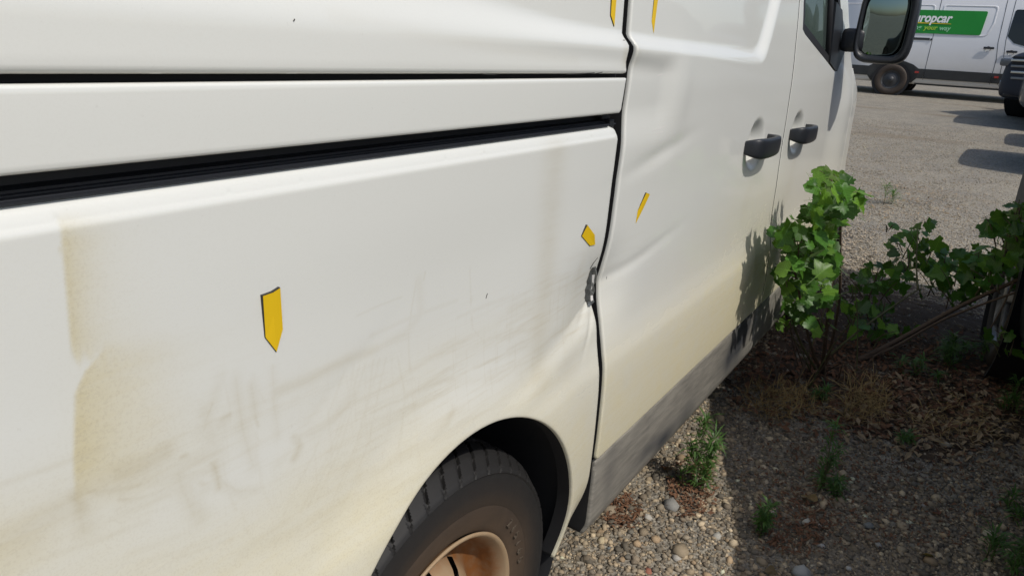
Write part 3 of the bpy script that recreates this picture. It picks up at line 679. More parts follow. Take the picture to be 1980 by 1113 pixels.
# wheels
def wheel_parts(parent, cx, cy, cz, sy=1.0, loc=None):
    """tyre and rim centred on (cx,cy,cz); outer side towards -y"""
    R = .335; prof = [(.187, .000), (.197, -.010), (.208, -.013), (.238, -.020), (.244, -.0185), (.248, -.021), (.275, -.023), (.300, -.0195), (.3035, -.0215), (.310, -.018), (.3155, -.010), (.3225, .000), (.3285, .008), (.3325, .020), (.334, .040),
            (.3342, .0465), (.3265, .048), (.3265, .055), (.3345, .0565), (.335, .085), (.335, .094), (.327, .0955), (.327, .1035), (.335, .105), (.335, .134), (.3345, .1415), (.3265, .143), (.3265, .150), (.334, .1515), (.331, .175), (.322, .195), (.300, .212), (.26, .214), (.215, .20)]
    fine_p = [prof[0]]
    for p0, p1 in zip(prof[:-1], prof[1:]):
        L = math.hypot(p1[0] - p0[0], p1[1] - p0[1]); q = max(1, int(L / .0035)) if p0[0] > .30 and p0[1] < .06 else 1
        fine_p += [(p0[0] + (p1[0] - p0[0]) * i / q, p0[1] + (p1[1] - p0[1]) * i / q) for i in range(1, q + 1)]
    prof = fine_p; N = 800; v, f = lathe(prof, N); k = len(prof)
    A = v.reshape(N, k, 3)
    rad = np.array([p[0] for p in prof]); yy = np.array([p[1] for p in prof])
    th = np.arange(N) * 2 * np.pi / N
    pitch = 2 * np.pi / 50
    for q in range(k):
        if .3025 <= rad[q] and -.02 <= yy[q] <= .2:
            skew = (yy[q] - .02) * 2.6 if yy[q] < .047 else (yy[q] - .09) * 1.8
            ph = ((th + skew + (0.45 * pitch if .06 < yy[q] < .14 else 0)) / pitch) % 1.0
            dep = 0.0
            if rad[q] > .3255 or yy[q] < .03: dep = .0085
            if yy[q] <= -.009: dep = .0045
            g = (ph < .125).astype(float) * dep
            A[:, q, 0] -= np.cos(th) * g; A[:, q, 2] -= np.sin(th) * g
    me = mesh_np('tyre', A.reshape(-1, 3), f); me.set_sharp_from_angle(angle=math.radians(32))
    dust = np.tile(np.interp(rad, [.187, .235, .265, .30, .34], [.80, .55, .12, .02, .01]), N)
    at = me.attributes.new('dust', 'FLOAT', 'POINT'); at.data.foreach_set('value', dust.astype(np.float32))
    wr = bpy.data.objects.new('wheel', None); C.objects.link(wr); wr.parent = parent
    wr.location = Vector((cx, cy, cz)) - (parent.location if loc is None else Vector((0, 0, 0))); wr.empty_display_size = .1
    t = obj('tyre', me, M['tyre'], wr, off=False)
    rp = [(.2215, -.0105), (.2235, -.0135), (.2215, -.0160), (.2165, -.0155), (.2125, -.0115), (.2085, -.004), (.2025, .004), (.1975, .012), (.1955, .030), (.190, .040), (.176, .047), (.160, .046), (.148, .038), (.132, .018), (.112, .002), (.098, -.004), (.086, -.0035), (.072, .004), (.062, .006), (.052, .000), (.046, -.016), (.036, -.022), (0.004, -.024)]
    rp = [(a_ * .875, b_) for a_, b_ in rp]; N2 = 240; v, f = lathe(rp, N2); k2 = len(rp); keep = []
    for fc in f:
        c = v[list(fc)].mean(0); r = math.hypot(c[0], c[2]); an = (math.atan2(c[2], c[0]) / (2 * math.pi) * 10) % 1.0
        if .104 < r < .126 and abs(an - .5) < .13: continue
        keep.append(fc)
    me = mesh_np('rim', v, keep)
    rr = np.hypot(v[:, 0], v[:, 2]) / .875; rust = np.interp(rr, [0, .05, .10, .135, .15, .165, .198, .205, .211, .225], [.6, .45, .34, .5, .9, 1.0, 1.0, .8, .45, .40])
    at = me.attributes.new('rust', 'FLOAT', 'POINT'); at.data.foreach_set('value', rust.astype(np.float32))
    rim = obj('rim', me, M['rim'], wr, off=False)
    v, f = lathe([(.168, .05), (.12, .055), (.02, .055)], 40); obj('brake_drum', mesh_np('brake_drum', v, f), M['black'], wr, off=False)
    for i in range(5):
        a = 2 * math.pi * i / 5 + .3; v, f = lathe([(.010, .010), (.010, -.006), (.001, -.008)], 6)
        v = v + np.array([.065 * math.cos(a), 0, .065 * math.sin(a)]); obj('wheel_nut', mesh_np('wheel_nut', v, f, False), M['metal'], wr, off=False)
    return wr, t
wheel1, tyre1 = wheel_parts(van, WC[0], .050, WC[1])
# raised size marking on the sidewall
def text_mesh(body, size, extrude, shear=0.0, offset=0.0, name='lettering'):
    cu = bpy.data.curves.new(name, 'FONT'); cu.body = body; cu.size = size; cu.extrude = extrude; cu.shear = shear; cu.offset = offset
    cu.align_x = 'CENTER'; cu.align_y = 'CENTER'; cu.resolution_u = 3
    o = bpy.data.objects.new(name, cu); C.objects.link(o); dg = bpy.context.evaluated_depsgraph_get(); dg.update()
    me = bpy.data.meshes.new_from_object(o.evaluated_get(dg)); bpy.data.objects.remove(o); bpy.data.curves.remove(cu); return me
M['tyre_mark'] = plain('dusty_raised_lettering', (0.085, 0.065, 0.045), 0.75)
for i, ch in enumerate('215/65 R16'):
    if ch == ' ': continue
    th = math.radians(38 - i * 6.3); me = text_mesh(ch, .024, .0012); me.materials.append(M['tyre_mark'])
    o = bpy.data.objects.new('size_marking', me); C.objects.link(o); o.parent = wheel1
    # letter plane faces -y, top points outwards
    up_ = Vector((math.cos(th), 0, math.sin(th))); nn = Vector((0, -1, 0)); rt = up_.cross(nn)
    o.matrix_local = Matrix(((rt.x, up_.x, nn.x, .226 * math.cos(th)), (rt.y, up_.y, nn.y, -.0185), (rt.z, up_.z, nn.z, .226 * math.sin(th)), (0, 0, 0, 1)))
w2 = copy_tree(wheel1, van); w2.location = Vector((FWX, .045, WC[1])) - van.location
# arch liners
for cx in (AC[0], FWX):
    v, f = lathe([(.357, .020), (.352, .05), (.35, .30), (.30, .31), (.05, .32)], 64)
    v = v + np.array([cx, 0.0, AC[1]]); me = mesh_np('arch_liner', v, f); obj('arch_liner', me, M['black'], van)
patch('loose_liner_clip', [(1088, 966), (1091, 975), (1094, 985), (1092, 1000), (1090, 985), (1087, 975)], M['chip'], van, .03, .001, ex=None).location = -van.location

# door handles: a black bar bridging the bowl
def handle(hx, hz, parent, k=1.0):
    def sk0(x): return float(profile(hz) + ss(1.35, 2.3, x) * np.interp(hz, [0.9, 1.1, 1.17], [0, .009, .013]))
    y0 = sk0(hx)
    path = [(-.135, .010), (-.132, -.020), (-.122, -.034), (-.10, -.040), (-.04, -.043), (.03, -.044), (.085, -.042), (.115, -.034), (.132, -.018), (.138, .004), (.138, .012)]
    hh = [.016, .023, .027, .0285, .028, .027, .026, .024, .020, .015, .013]; tt = [.006, .009, .011, .0115, .0105, .010, .0105, .011, .011, .009, .008]
    zc = [.004, .004, .003, .002, .000, .000, .001, .003, .006, .010, .012]
    v = []; f = []; n = 14
    for i, (x, y) in enumerate(path):
        a = path[max(i - 1, 0)]; b = path[min(i + 1, len(path) - 1)]; t = Vector((b[0] - a[0], b[1] - a[1])).normalized(); nn = Vector((t.y, -t.x))
        for j in range(n):
            q = 2 * math.pi * j / n; cz = math.copysign(abs(math.sin(q)) ** .55, math.sin(q)); cy = math.copysign(abs(math.cos(q)) ** .55, math.cos(q))
            v.append((hx + (x + nn.x * cy * tt[i]) * k, y0 + (y + nn.y * cy * tt[i]), hz + zc[i] + cz * hh[i]))
    for i in range(len(path) - 1):
        for j in range(n): f.append((i * n + j, i * n + (j + 1) % n, (i + 1) * n + (j + 1) % n, (i + 1) * n + j))
    f.append(tuple(range(n - 1, -1, -1))); f.append(tuple(range((len(path) - 1) * n, len(path) * n)))
    o = obj('door_handle', mesh_np('door_handle', v, f), M['plastic'], parent, off=False)
    mo = o.modifiers.new('smooth', 'SUBSURF'); mo.levels = 1; mo.render_levels = 1
    return o
handle(HANDLES[0][0] + .005, HANDLES[0][1] - .004, slider, .86); handle(HANDLES[1][0] + .005, HANDLES[1][1] - .004, fdoor, .84)

# window glass and its seal
def surf_sheet(poly, off, name, mat, parent, h=.05):
    lp = resample(poly, .02); G = []
    P = [Vector(p) for p in lp]; n = len(P)
    res = delaunay_2d_cdt(P, [], [list(range(n))], 1, 1e-7)
    v = [(p.x, float(skin(p.x, p.y)) + off, p.y) for p in res[0]]; f = [tuple(t) for t in res[2]]
    return obj(name, mesh_np(name, v, f), mat, parent, off=False)
surf_sheet(win, .014, 'window_glass', M['glass'], fdoor)
def ring(outer, inner, y0, y1, name, mat, parent):
    n = len(outer); v = []; f = []
    for (x, z), (xi, zi) in zip(outer, inner):
        s = float(skin(x, z)); si = float(skin(xi, zi)); v += [(x, s + y0, z), (xi, si + y0, zi), (xi, si + y1, zi), (x, s + y1, z)]
    for i in range(n):
        j = (i + 1) % n
        for q in range(4): f.append((4 * i + q, 4 * i + (q + 1) % 4, 4 * j + (q + 1) % 4, 4 * j + q))
    return obj(name, mesh_np(name, v, f, False), mat, parent, off=False)
wl = resample(win, .03); wc_ = wl.mean(0)
t_ = np.roll(wl, -1, 0) - np.roll(wl, 1, 0); nr = np.stack([-t_[:, 1], t_[:, 0]], 1); nr /= np.linalg.norm(nr, axis=1)[:, None]
if not inside(wl[:1] + nr[:1] * .01, wl)[0]: nr = -nr
ring(wl + nr * .001, wl + nr * .026, .001, .016, 'window_seal', M['rubber'], fdoor)
# quarter-light bar and mirror foot at the front of the window
v, f = tube([(2.90, float(skin(2.90, 1.30)) + .012, 1.29), (2.86, float(skin(2.86, 1.5)) + .012, 1.5), (2.80, float(skin(2.8, 1.72)) + .012, 1.72)], .014, 6); obj('window_bar', mesh_np('window_bar', v, f), M['rubber'], fdoor, off=False)
v, f = prism([(2.90, 1.294), (3.005, 1.268), (3.06, 1.262), (3.165, 1.335), (3.03, 1.48), (2.90, 1.50)], 0, .02)
v = [(x, y - .004 + float(skin(x, z)), z) for x, y, z in v]; obj('mirror_foot', mesh_np('mirror_foot', v, f, False), M['plastic'], fdoor, off=False)
# door mirror
def sq(cx, cy, cz, a, b, p, n=28): return [(cx, cy + math.copysign(abs(math.cos(t)) ** p, math.cos(t)) * a, cz + math.copysign(abs(math.sin(t)) ** p, math.sin(t)) * b) for t in [2 * math.pi * i / n for i in range(n)]]
mir = bpy.data.objects.new('door_mirror', None); C.objects.link(mir); mir.parent = van; mir.location = Vector((3.02, -.12, 1.44)) - van.location
mc = np.array([3.02, -.12, 1.44])
def mirror_part(name, rings, mat, cap=(False, True)):
    n = len(rings[0]); v = [tuple(np.array(p) - mc) for r in rings for p in r]; f = []
    for i in range(len(rings) - 1):
        for j in range(n): f.append((i * n + j, (i + 1) * n + j, (i + 1) * n + (j + 1) % n, i * n + (j + 1) % n))
    if cap[0]: f.append(tuple(range(n)))
    if cap[1]: f.append(tuple(range(len(rings) * n - 1, (len(rings) - 1) * n - 1, -1)))
    return obj(name, mesh_np(name, v, f), mat, mir, off=False)
MY, MZ = -.117, 1.434
mirror_part('housing', [sq(3.045, MY, MZ, .072, .108, .45), sq(3.022, MY, MZ, .078, .114, .42), sq(3.015, MY - .002, MZ, .088, .125, .42), sq(3.022, MY - .003, MZ, .0955, .133, .42), sq(3.06, MY - .004, MZ, .099, .137, .45), sq(3.11, MY + .002, MZ, .086, .122, .5), sq(3.15, MY + .012, MZ, .052, .085, .6), sq(3.16, MY + .015, MZ, .02, .04, .7)], M['plastic'])
tilt = lambda r: [(x - .21 * (y - MY) + 1.25 * (y - MY) ** 2 - .07 * (z - MZ) + .6 * (z - MZ) ** 2, y, z) for x, y, z in r]
mirror_part('mirror_glass', [tilt(sq(3.036, MY, MZ, .0705 * q, .1065 * q, .45)) for q in (1, .8, .6, .4, .2, .02)], M['mirror'], cap=(False, True))
bm = bmesh.new(); box(bm, Vector((3.06, -.018, 1.377)) - Vector(mc), (.07, .085, .085), .02); obj('mirror_arm', mesh_bm('mirror_arm', bm, True), M['plastic'], mir, off=False)

# rest of the body: roof, far side, cab front
def roof_and_far_side():
    xs_ = [-.27, .2, 1.0, 1.9, 2.35, 2.55]; W = 1.96; v = []; f = []
    prof_ = []
    for z in (1.925, 1.95, 1.965): prof_.append((None, z))
    for i, x in enumerate(xs_):
        s0 = float(skin(x, 1.92)); pts = [(s0 + .004, 1.918), (.22 + .0, 1.945), (.34, 1.962), (.55, 1.972), (.98, 1.978), (1.41, 1.972), (1.62, 1.962), (1.74, 1.945), (1.79, 1.92), (1.84, 1.85), (1.88, 1.75), (1.935, 1.47), (1.95, 1.25), (1.955, .8), (1.965, .5), (1.93, .28)]
        v += [(x, y, z) for y, z in pts]; k = len(pts)
    for i in range(len(xs_) - 1):
        for q in range(k - 1):
            if i >= 3 and 9 <= q <= 11: continue   # far-side cab window opening
            f.append((i * k + q, i * k + q + 1, (i + 1) * k + q + 1, (i + 1) * k + q))
    obj('roof', mesh_np('roof', v, f), M['inner'], van)
roof_and_far_side()
def sheet(name, rows, mat, smooth=True):
    k = len(rows[0]); v = [p for r in rows for p in r]; f = []
    for i in range(len(rows) - 1):
        for q in range(k - 1): f.append((i * k + q, i * k + q + 1, (i + 1) * k + q + 1, (i + 1) * k + q))
    return obj(name, mesh_np(name, v, f, smooth), mat, van)
def across(x, z, yl, n=9, bow=.06): return [(x + bow * (1 - (2 * i / (n - 1) - 1) ** 2), yl + (1.955 - 2 * yl) * i / (n - 1), z) for i in range(n)]
sheet('windscreen', [across(2.56, 1.95, .27), across(2.95, 1.60, .13), across(3.42, 1.20, .06)], M['glass'])
sheet('bonnet', [across(3.42, 1.195, .06), across(3.60, 1.17, .07), across(4.10, 1.09, .14), across(4.45, .97, .26), across(4.58, .82, .34)], M['inner'])
sheet('front_bumper', [across(4.58, .815, .34, bow=.1), across(4.62, .62, .33, bow=.1), across(4.63, .40, .33, bow=.1), across(4.55, .26, .36, bow=.1)], M['plastic'])
sheet('rear_doors', [across(-.272, 1.95, .22, bow=-.01), across(-.274, 1.2, .06, bow=-.01), across(-.274, .32, .06, bow=-.01)], M['inner'])
sheet('far_front_panel', [[(x, 1.955 - .19 * max(0, x - 3.32) ** 2, z) for z in (.4, .8, 1.22)] for x in (2.55, 3.0, 3.42, 3.8, 4.2, 4.58)], M['inner'])
sheet('bulkhead', [[(2.25, .08, z), (2.25, 1.88, z)] for z in (.32, 1.0, 1.9)], M['dash'], False)
# cab interior
def seat(y):
    bm = bmesh.new(); box(bm, (2.72, y, .80), (.48, .48, .14), .05); box(bm, (2.48, y, 1.10), (.14, .46, .62), .05, None)
    s = obj('seat', mesh_bm('seat', bm, True), M['cloth'], van)
    bm = bmesh.new(); box(bm, (2.46, y, 1.52), (.09, .27, .18), .035); obj('headrest', mesh_bm('headrest', bm, True), M['cloth'], s, off=False)
seat(.42); seat(.95); seat(1.48)
obj('dashboard', box_mesh('dashboard', (3.27, .98, 1.10), (.42, 1.72, .30), .05, None, True), M['dash'], van)
v, f = tube([(2.98, 1.5 + .18 * math.cos(t), 1.16 + .18 * math.sin(t)) for t in np.linspace(0, 2 * math.pi, 20)], .014, 6); obj('steering_wheel', mesh_np('steering_wheel', v, f), M['plastic'], van)

# ------------------------------------------------------------------ yellow marker arrows stuck on the flank
def arrow(px_poly, label, ex=None, top=(0, 1)):
    P = np.array([on_skin(a, b, -.0006, ex) for a, b in px_poly]); c = P.mean(0); n = len(P)
    base = c.copy(); o = empty('marker_arrow', tuple(base)); tag(o, label, 'arrow marker', 'yellow arrows marking the damage')
    lift = lambda i: -.0035 if i == 0 else 0.0
    vb = [p - base for p in P]; front = [p + np.array([0, -.0005 + (-.0022 if i in top else 0), 0]) for i, p in enumerate(vb)]
    cf = np.mean(front, 0)
    v = [tuple(cf + np.array([0, -.0005, 0]))] + [tuple(cf + (p - cf) * .985 + np.array([0, -.0005, 0])) for p in front]
    me = mesh_np('face', v, [(0, 1 + (i + 1) % n, 1 + i) for i in range(n)], False)
    if me.polygons[0].normal.y > 0: me.flip_normals()
    obj('face', me, M['yellow'], o, off=False)
    v = [tuple(cf)] + [tuple(p) for p in front] + [tuple(p + np.array([0, .0010, 0])) for p in vb]
    obj('magnet_backing', mesh_np('magnet_backing', v, [(0, 1 + (i + 1) % n, 1 + i) for i in range(n)] + [(1 + i, 1 + (i + 1) % n, 1 + n + (i + 1) % n, 1 + n + i) for i in range(n)], False), M['inked'], o, off=False)
arrow([(504, 570), (524, 563), (538, 554), (546, 636), (534, 680), (512, 652)], 'long yellow arrow marker alone on the wide rear panel, pointing down', low_extra, (0, 1, 2))
arrow([(1183, -60), (1196, -60), (1191, 0), (1187, 52), (1180, 30)], 'yellow arrow marker pointing down just left of the black door gap at top edge')
arrow([(1268, -55), (1277, -55), (1270, 10), (1263, 66), (1259, 42)], 'yellow arrow marker pointing down right of the black door gap at top edge')
arrow([(1247, 372), (1254, 375), (1243, 403), (1228, 433), (1232, 408)], 'thin slanted yellow arrow marker on the sliding door below the scratches')
arrow([(1133, 434), (1147, 453), (1150, 473), (1140, 475), (1124, 456)], 'small curled yellow arrow marker just above the torn bare metal', low_extra)

# ------------------------------------------------------------------ cars
M['car_black'] = plain('black_car_paint', (0.006, 0.0065, 0.008), 0.6, 0.1, 8)
M['car_blue'] = plain('dark_blue_car_paint', (0.006, 0.010, 0.022), 0.6, 0.1, 8)
M['car_grey'] = plain('grey_car_paint', (0.10, 0.10, 0.105), 0.35, 0.1, 8, coat=0.8)
M['car_glass'] = plain('dark_car_glass', (0.012, 0.015, 0.016), 0.06, 0.1, 3)
M['lamp'] = plain('clear_lamp_lens', (0.13, 0.14, 0.15), 0.15, 0.3, 20, coat=0.6)
M['red_lens'] = plain('red_lamp_lens', (0.35, 0.02, 0.015), 0.2, 0.1, 20, coat=1.0)
M['alloy'] = plain('grey_alloy', (0.22, 0.225, 0.23), 0.4, 0.15, 20, metallic=0.5)
M['chrome'] = plain('dull_chrome', (0.5, 0.5, 0.5), 0.25, 0.1, 20, metallic=1.0)
def car_wheel(parent, x, y, z, r, w, side):
    """wheel with five-spoke rim; side -1: outer face towards -y"""
    h = empty('wheel'); h.parent = parent; h.location = (x, y, z)
    p = [(r * .64, 0), (r * .70, -.02), (r * .86, -.028), (r * .955, -.015), (r, .01), (r, w - .01), (r * .95, w), (r * .64, w - .01)]
    v, f = lathe([(a, -side * b if side < 0 else -b) for a, b in p], 48); v[:, 1] = np.array([pt[1] for _ in range(48) for pt in p]) * (1 if side < 0 else -1)
    me = mesh_np('tyre', v, f); at = me.attributes.new('dust', 'FLOAT', 'POINT'); at.data.foreach_set('value', np.full(len(v), .22, np.float32))
    obj('tyre', me, M['tyre'], h, off=False)
    bm = bmesh.new()
    for k in range(5):
        a = 2 * math.pi * k / 5 + .3; rot = Matrix.Rotation(-a, 3, 'Y')
        vs2 = box(bm, (0, 0, 0), (r * .52, .02, r * .15), .006)
        for q in vs2: q.co = rot @ (q.co + Vector((r * .34, (-.006 if side < 0 else .006), 0)))
    v, f = lathe([(r * .655, -.012), (r * .63, -.016), (r * .60, .0), (r * .58, .05)], 40)
    vv = [bm.verts.new((a[0], a[1] * (1 if side < 0 else -1), a[2])) for a in v]
    for q in f: bm.faces.new([vv[i] for i in q])
    v, f = lathe([(r * .14, .0), (r * .14, -.02), (.002, -.025)], 20)
    vv = [bm.verts.new((a[0], a[1] * (1 if side < 0 else -1), a[2])) for a in v]
    for q in f: bm.faces.new([vv[i] for i in q])
    obj('rim', mesh_bm('rim', bm), M['alloy'], h, off=False)
    v, f = lathe([(r * .58, .06), (.01, .062)], 32); v[:, 1] *= (1 if side < 0 else -1); obj('brake_disc', mesh_np('brake_disc', v, f), M['black'], h, off=False)
    return h
def make_car(name, paint, S, wheels, wr, grille=False):
    """S: stations (x, z_bottom, z_belt, z_top, half_low, half_belt, half_top); x forward, y left"""
    root = empty(name)
    def ringp(s):
        x, zb, zs, zt, wl_, wb, wt = s; zm = zb + (zs - zb) * .45
        h = [(wl_ * .86, zb), (wl_ * .97, zb + .05), (wl_, zm), (wb + .012, zs - .07), (wb, zs), (wb + (wt - wb) * .5 + .012, zs + (zt - zs) * .5), (wt, zt - .035 * min(1, (zt - zs) * 6 + .1)), (wt * .80, zt), (wt * .4, zt + .012)]
        return [(x, y, z) for y, z in h] + [(x, 0, zt + .016)] + [(x, -y, z) for y, z in reversed(h)]
    R = [ringp(s) for s in S]; k = len(R[0]); v = [p for r in R for p in r]; f = []
    for i in range(len(R) - 1):
        for q in range(k - 1): f.append((i * k + q, i * k + q + 1, (i + 1) * k + q + 1, (i + 1) * k + q))
        f.append((i * k + k - 1, i * k, (i + 1) * k, (i + 1) * k + k - 1))
    f.append(tuple(range(k))); f.append(tuple(range(len(R) * k - 1, (len(R) - 1) * k - 1, -1)))
    me = mesh_np('body', v, f); bm = bmesh.new(); bm.from_mesh(me); bmesh.ops.recalc_face_normals(bm, faces=bm.faces); bm.to_mesh(me); bm.free()
    me.polygons.foreach_set('use_smooth', [True] * len(me.polygons))
    b = obj('body', me, paint, root, off=False); mo = b.modifiers.new('smooth', 'SUBSURF'); mo.levels = 2; mo.render_levels = 2
    # side glass between stations whose roof is well above the belt
    idx = [i for i, s in enumerate(S) if s[3] - s[2] > .30]
    for sgn in (1, -1):
        for a, c in zip(idx[:-1], idx[1:]):
            quad = []
            for i, t0 in ((a, .10), (c, .10), (c, .86), (a, .86)):
                x, zb, zs, zt, wl_, wb, wt = S[i]; y = wb + (wt - wb) * t0 + .012; quad.append((x, sgn * y, zs + (zt - zs) * t0))
            q = np.array(quad); cc = q.mean(0); q = cc + (q - cc) * np.array([.93, 1, .97]); ins = q - np.array([0, sgn * .05, 0])
            v = [tuple(p) for p in q] + [tuple(p) for p in ins]
            obj('side_window', mesh_np('side_window', v, [(0, 1, 2, 3), (0, 4, 5, 1), (1, 5, 6, 2), (2, 6, 7, 3), (3, 7, 4, 0)], False), M['car_glass'], root, off=False)
    for (x, y) in wheels:
        for sgn in (1, -1):
            h = car_wheel(root, x, sgn * y, wr, wr, .2, sgn)
            v, f = lathe([(wr + .055, 0), (wr + .04, .0), (wr + .03, .25), (.02, .26)], 40); v[:, 1] = (v[:, 1] - .034) * (-sgn); obj('arch', mesh_np('arch', v, f), M['black'], h, off=False)
    return root
HATCH = [(-2.05, .40, .80, .86, .60, .62, .58), (-2.0, .26, .86, .93, .78, .76, .68), (-1.84, .22, .92, 1.08, .85, .83, .66), (-1.62, .22, .93, 1.39, .86, .84, .60), (-1.35, .21, .93, 1.45, .865, .85, .60), (-.7, .20, .92, 1.48, .87, .86, .61), (.05, .20, .91, 1.47, .87, .86, .60), (.55, .20, .90, 1.32, .87, .86, .62), (.98, .20, .90, 1.0, .87, .85, .72), (1.4, .21, .84, .93, .86, .82, .70), (1.8, .24, .72, .82, .80, .74, .62), (2.0, .30, .62, .68, .66, .60, .5), (2.04, .36, .55, .6, .5, .45, .4)]
MPV = [(a_, b_, c_ * .90, d_ * .885, e_, f_, g_) for a_, b_, c_, d_, e_, f_, g_ in [(-2.10, .42, .80, .88, .62, .64, .60), (-2.06, .30, .95, 1.06, .80, .79, .74), (-2.0, .24, 1.05, 1.55, .87, .86, .76), (-1.90, .22, 1.06, 1.78, .885, .875, .745), (-1.5, .21, 1.06, 1.83, .89, .88, .745), (-.7, .20, 1.05, 1.84, .89, .88, .745), (.0, .20, 1.04, 1.82, .89, .88, .74), (.35, .20, 1.03, 1.68, .89, .88, .74), (.72, .20, 1.02, 1.34, .89, .875, .76), (1.05, .20, 1.01, 1.10, .89, .87, .78), (1.5, .21, .96, 1.04, .885, .85, .74), (1.85, .24, .84, .94, .84, .78, .66), (2.04, .30, .70, .78, .70, .64, .54), (2.08, .36, .60, .66, .52, .47, .42)]]
car1 = make_car('black_car', M['car_black'], MPV, [(-1.30, .865), (1.35, .865)], .325)
tag(car1, 'black car at the right edge, seen by its corner and wheel behind leaves', 'car')
yaw = math.pi + math.radians(4.2)          # nose points back towards the viewer, tail close to the van
car1.location = (2.40, -1.73, 0.02); car1.rotation_euler = (0, math.radians(0.9), yaw)
for sgn in (1, -1):
    o = obj('tail_lamp', box_mesh('tail_lamp', (-1.93, sgn * .70, .86), (.10, .16, .20), .03), M['red_lens'], car1, off=False)
    o = obj('headlamp', box_mesh('headlamp', (1.83, sgn * .60, .70), (.22, .22, .11), .03), M['lamp'], car1, off=False)
obj('number_plate_recess', box_mesh('number_plate_recess', (-2.045, 0, .62), (.03, .55, .13), .005), M['plastic'], car1, off=False)

# grey cars standing across the lane, just past the right edge: only their shadows reach into view
def place(o, x, y, rz, label, cat='car', group=None):
    o.location = (x, y, float(ground_z(x))); o.rotation_euler = (0, 0, rz); tag(o, label, cat, group)
proto = make_car('grey_hatchback', M['car_grey'], HATCH, [(-1.27, .845), (1.28, .845)], .315)
place(proto, 10.05, -3.02, -math.pi / 2, 'grey car throwing the rounded shadow on gravel nearest to the black car', group='cars standing past the right edge')
c2 = copy_tree(proto); place(c2, 12.35, -3.45, -math.pi / 2, 'grey car throwing the short middle shadow on the gravel lane', group='cars standing past the right edge')
c3 = copy_tree(proto); place(c3, 14.6, -2.85, -math.pi / 2, 'grey car throwing the long shadow in front of the dark blue car', group='cars standing past the right edge'); c3.scale = (1.0, 1.0, 1.22)

SUVS = [(-2.2, .40, .95, 1.0, .70, .72, .66), (-2.15, .30, 1.0, 1.12, .85, .84, .74), (-2.0, .27, 1.05, 1.60, .91, .90, .68), (-1.6, .26, 1.05, 1.69, .92, .91, .68), (-.6, .25, 1.04, 1.72, .92, .91, .68), (.15, .25, 1.03, 1.68, .92, .91, .67), (.62, .25, 1.02, 1.45, .92, .91, .70), (1.0, .25, 1.02, 1.12, .92, .90, .78), (1.5, .26, .99, 1.08, .915, .88, .76), (1.95, .28, .92, 1.02, .88, .84, .72), (2.14, .30, .84, .93, .78, .74, .66), (2.22, .34, .76, .82, .66, .62, .58), (2.24, .40, .70, .74, .56, .52, .5)]
suv = make_car('dark_blue_suv', M['car_blue'], SUVS, [(-1.32, .89), (1.35, .89)], .35)
for k in range(4): obj('grille_slat', box_mesh('grille_slat', (2.235, 0, .87 - k * .085), (.04, 1.16 - .05 * k, .035), .008), M['chrome'] if k in (0, 2) else M['alloy'], suv, off=False)
obj('grille', box_mesh('grille', (2.19, 0, .75), (.06, 1.18, .36), .02), M['black'], suv, off=False)
obj('lower_grille', box_mesh('lower_grille', (2.17, 0, .42), (.10, 1.2, .16), .03), M['plastic'], suv, off=False)
for sgn in (1, -1):
    obj('headlamp', box_mesh('headlamp', (2.07, sgn * .70, .84), (.26, .26, .12), .04, Matrix.Rotation(sgn * -.35, 3, 'Z')), M['lamp'], suv, off=False)
    obj('fog_lamp', box_mesh('fog_lamp', (2.13, sgn * .66, .52), (.10, .16, .12), .03), M['lamp'], suv, off=False)
    obj('door_mirror', box_mesh('door_mirror', (.62, sgn * 1.02, 1.12), (.12, .2, .14), .04), M['car_blue'], suv, off=False)
tag(suv, 'dark blue car with slatted grille nosing in at right edge before the signed van', 'car')
suv.location = (17.0, -2.75, float(ground_z(16.2)) - .03); suv.rotation_euler = (0, 0, math.radians(140)); suv.scale = (1.15, 1.15, 1.15)

# ------------------------------------------------------------------ the white van with the green sign, across the lane
M['bg_white'] = plain('white_van_sheet', (0.74, 0.745, 0.76), 0.35, 0.05, 2.0, coat=0.4)
def bg_paint():
    a = NT('dusty_white_van_sheet'); vec = a.coord(); sx = a.n('ShaderNodeSeparateXYZ'); a.l(vec, sx.inputs[0])
    nz = a.noise(3.0, 5.0, 0.6, vec)
    low = a.n('ShaderNodeMapRange'); low.inputs['From Min'].default_value = 1.15; low.inputs['From Max'].default_value = 0.45; a.l(sx.outputs[2], low.inputs['Value'])
    fd = a.math('MULTIPLY', a.math('MULTIPLY', low.outputs[0], a.math('ADD', a.math('MULTIPLY', nz, 1.0), .2)), .62, clamp=True)
    a.set(Base_Color=a.mix(fd, (0.78, 0.785, 0.80), (0.46, 0.41, 0.30)), Roughness=0.38, Coat_Weight=0.4); return a.m
M['bg_paint'] = bg_paint()
M['bg_black'] = plain('grey_black_rub_strip', (0.035, 0.037, 0.037), 0.6, 0.3, 6)
M['sign_green'] = plain('green_sign_film', (0.006, 0.235, 0.022), 0.45, 0.06, 5)
M['sign_white'] = plain('white_sign_letters', (0.80, 0.82, 0.80), 0.5, 0.02)
M['sign_yellow'] = plain('yellow_sign_stroke', (0.75, 0.55, 0.03), 0.5, 0.02)
M['sign_mint'] = plain('mint_sign_letters', (0.30, 0.62, 0.36), 0.5, 0.02); M['sign_lime'] = plain('lime_sign_letters', (0.38, 0.62, 0.05), 0.5, 0.02)
M['bg_rim'] = plain('dark_steel_rim', (0.04, 0.042, 0.045), 0.5, 0.3, 10)
XR = 20.0; YR = -0.53; ZR = float(ground_z(19.0))
bgv = empty('signed_van', (XR, YR, ZR), -math.pi / 2)
tag(bgv, 'white long van with green sign on its side standing across the gravel lane', 'van')
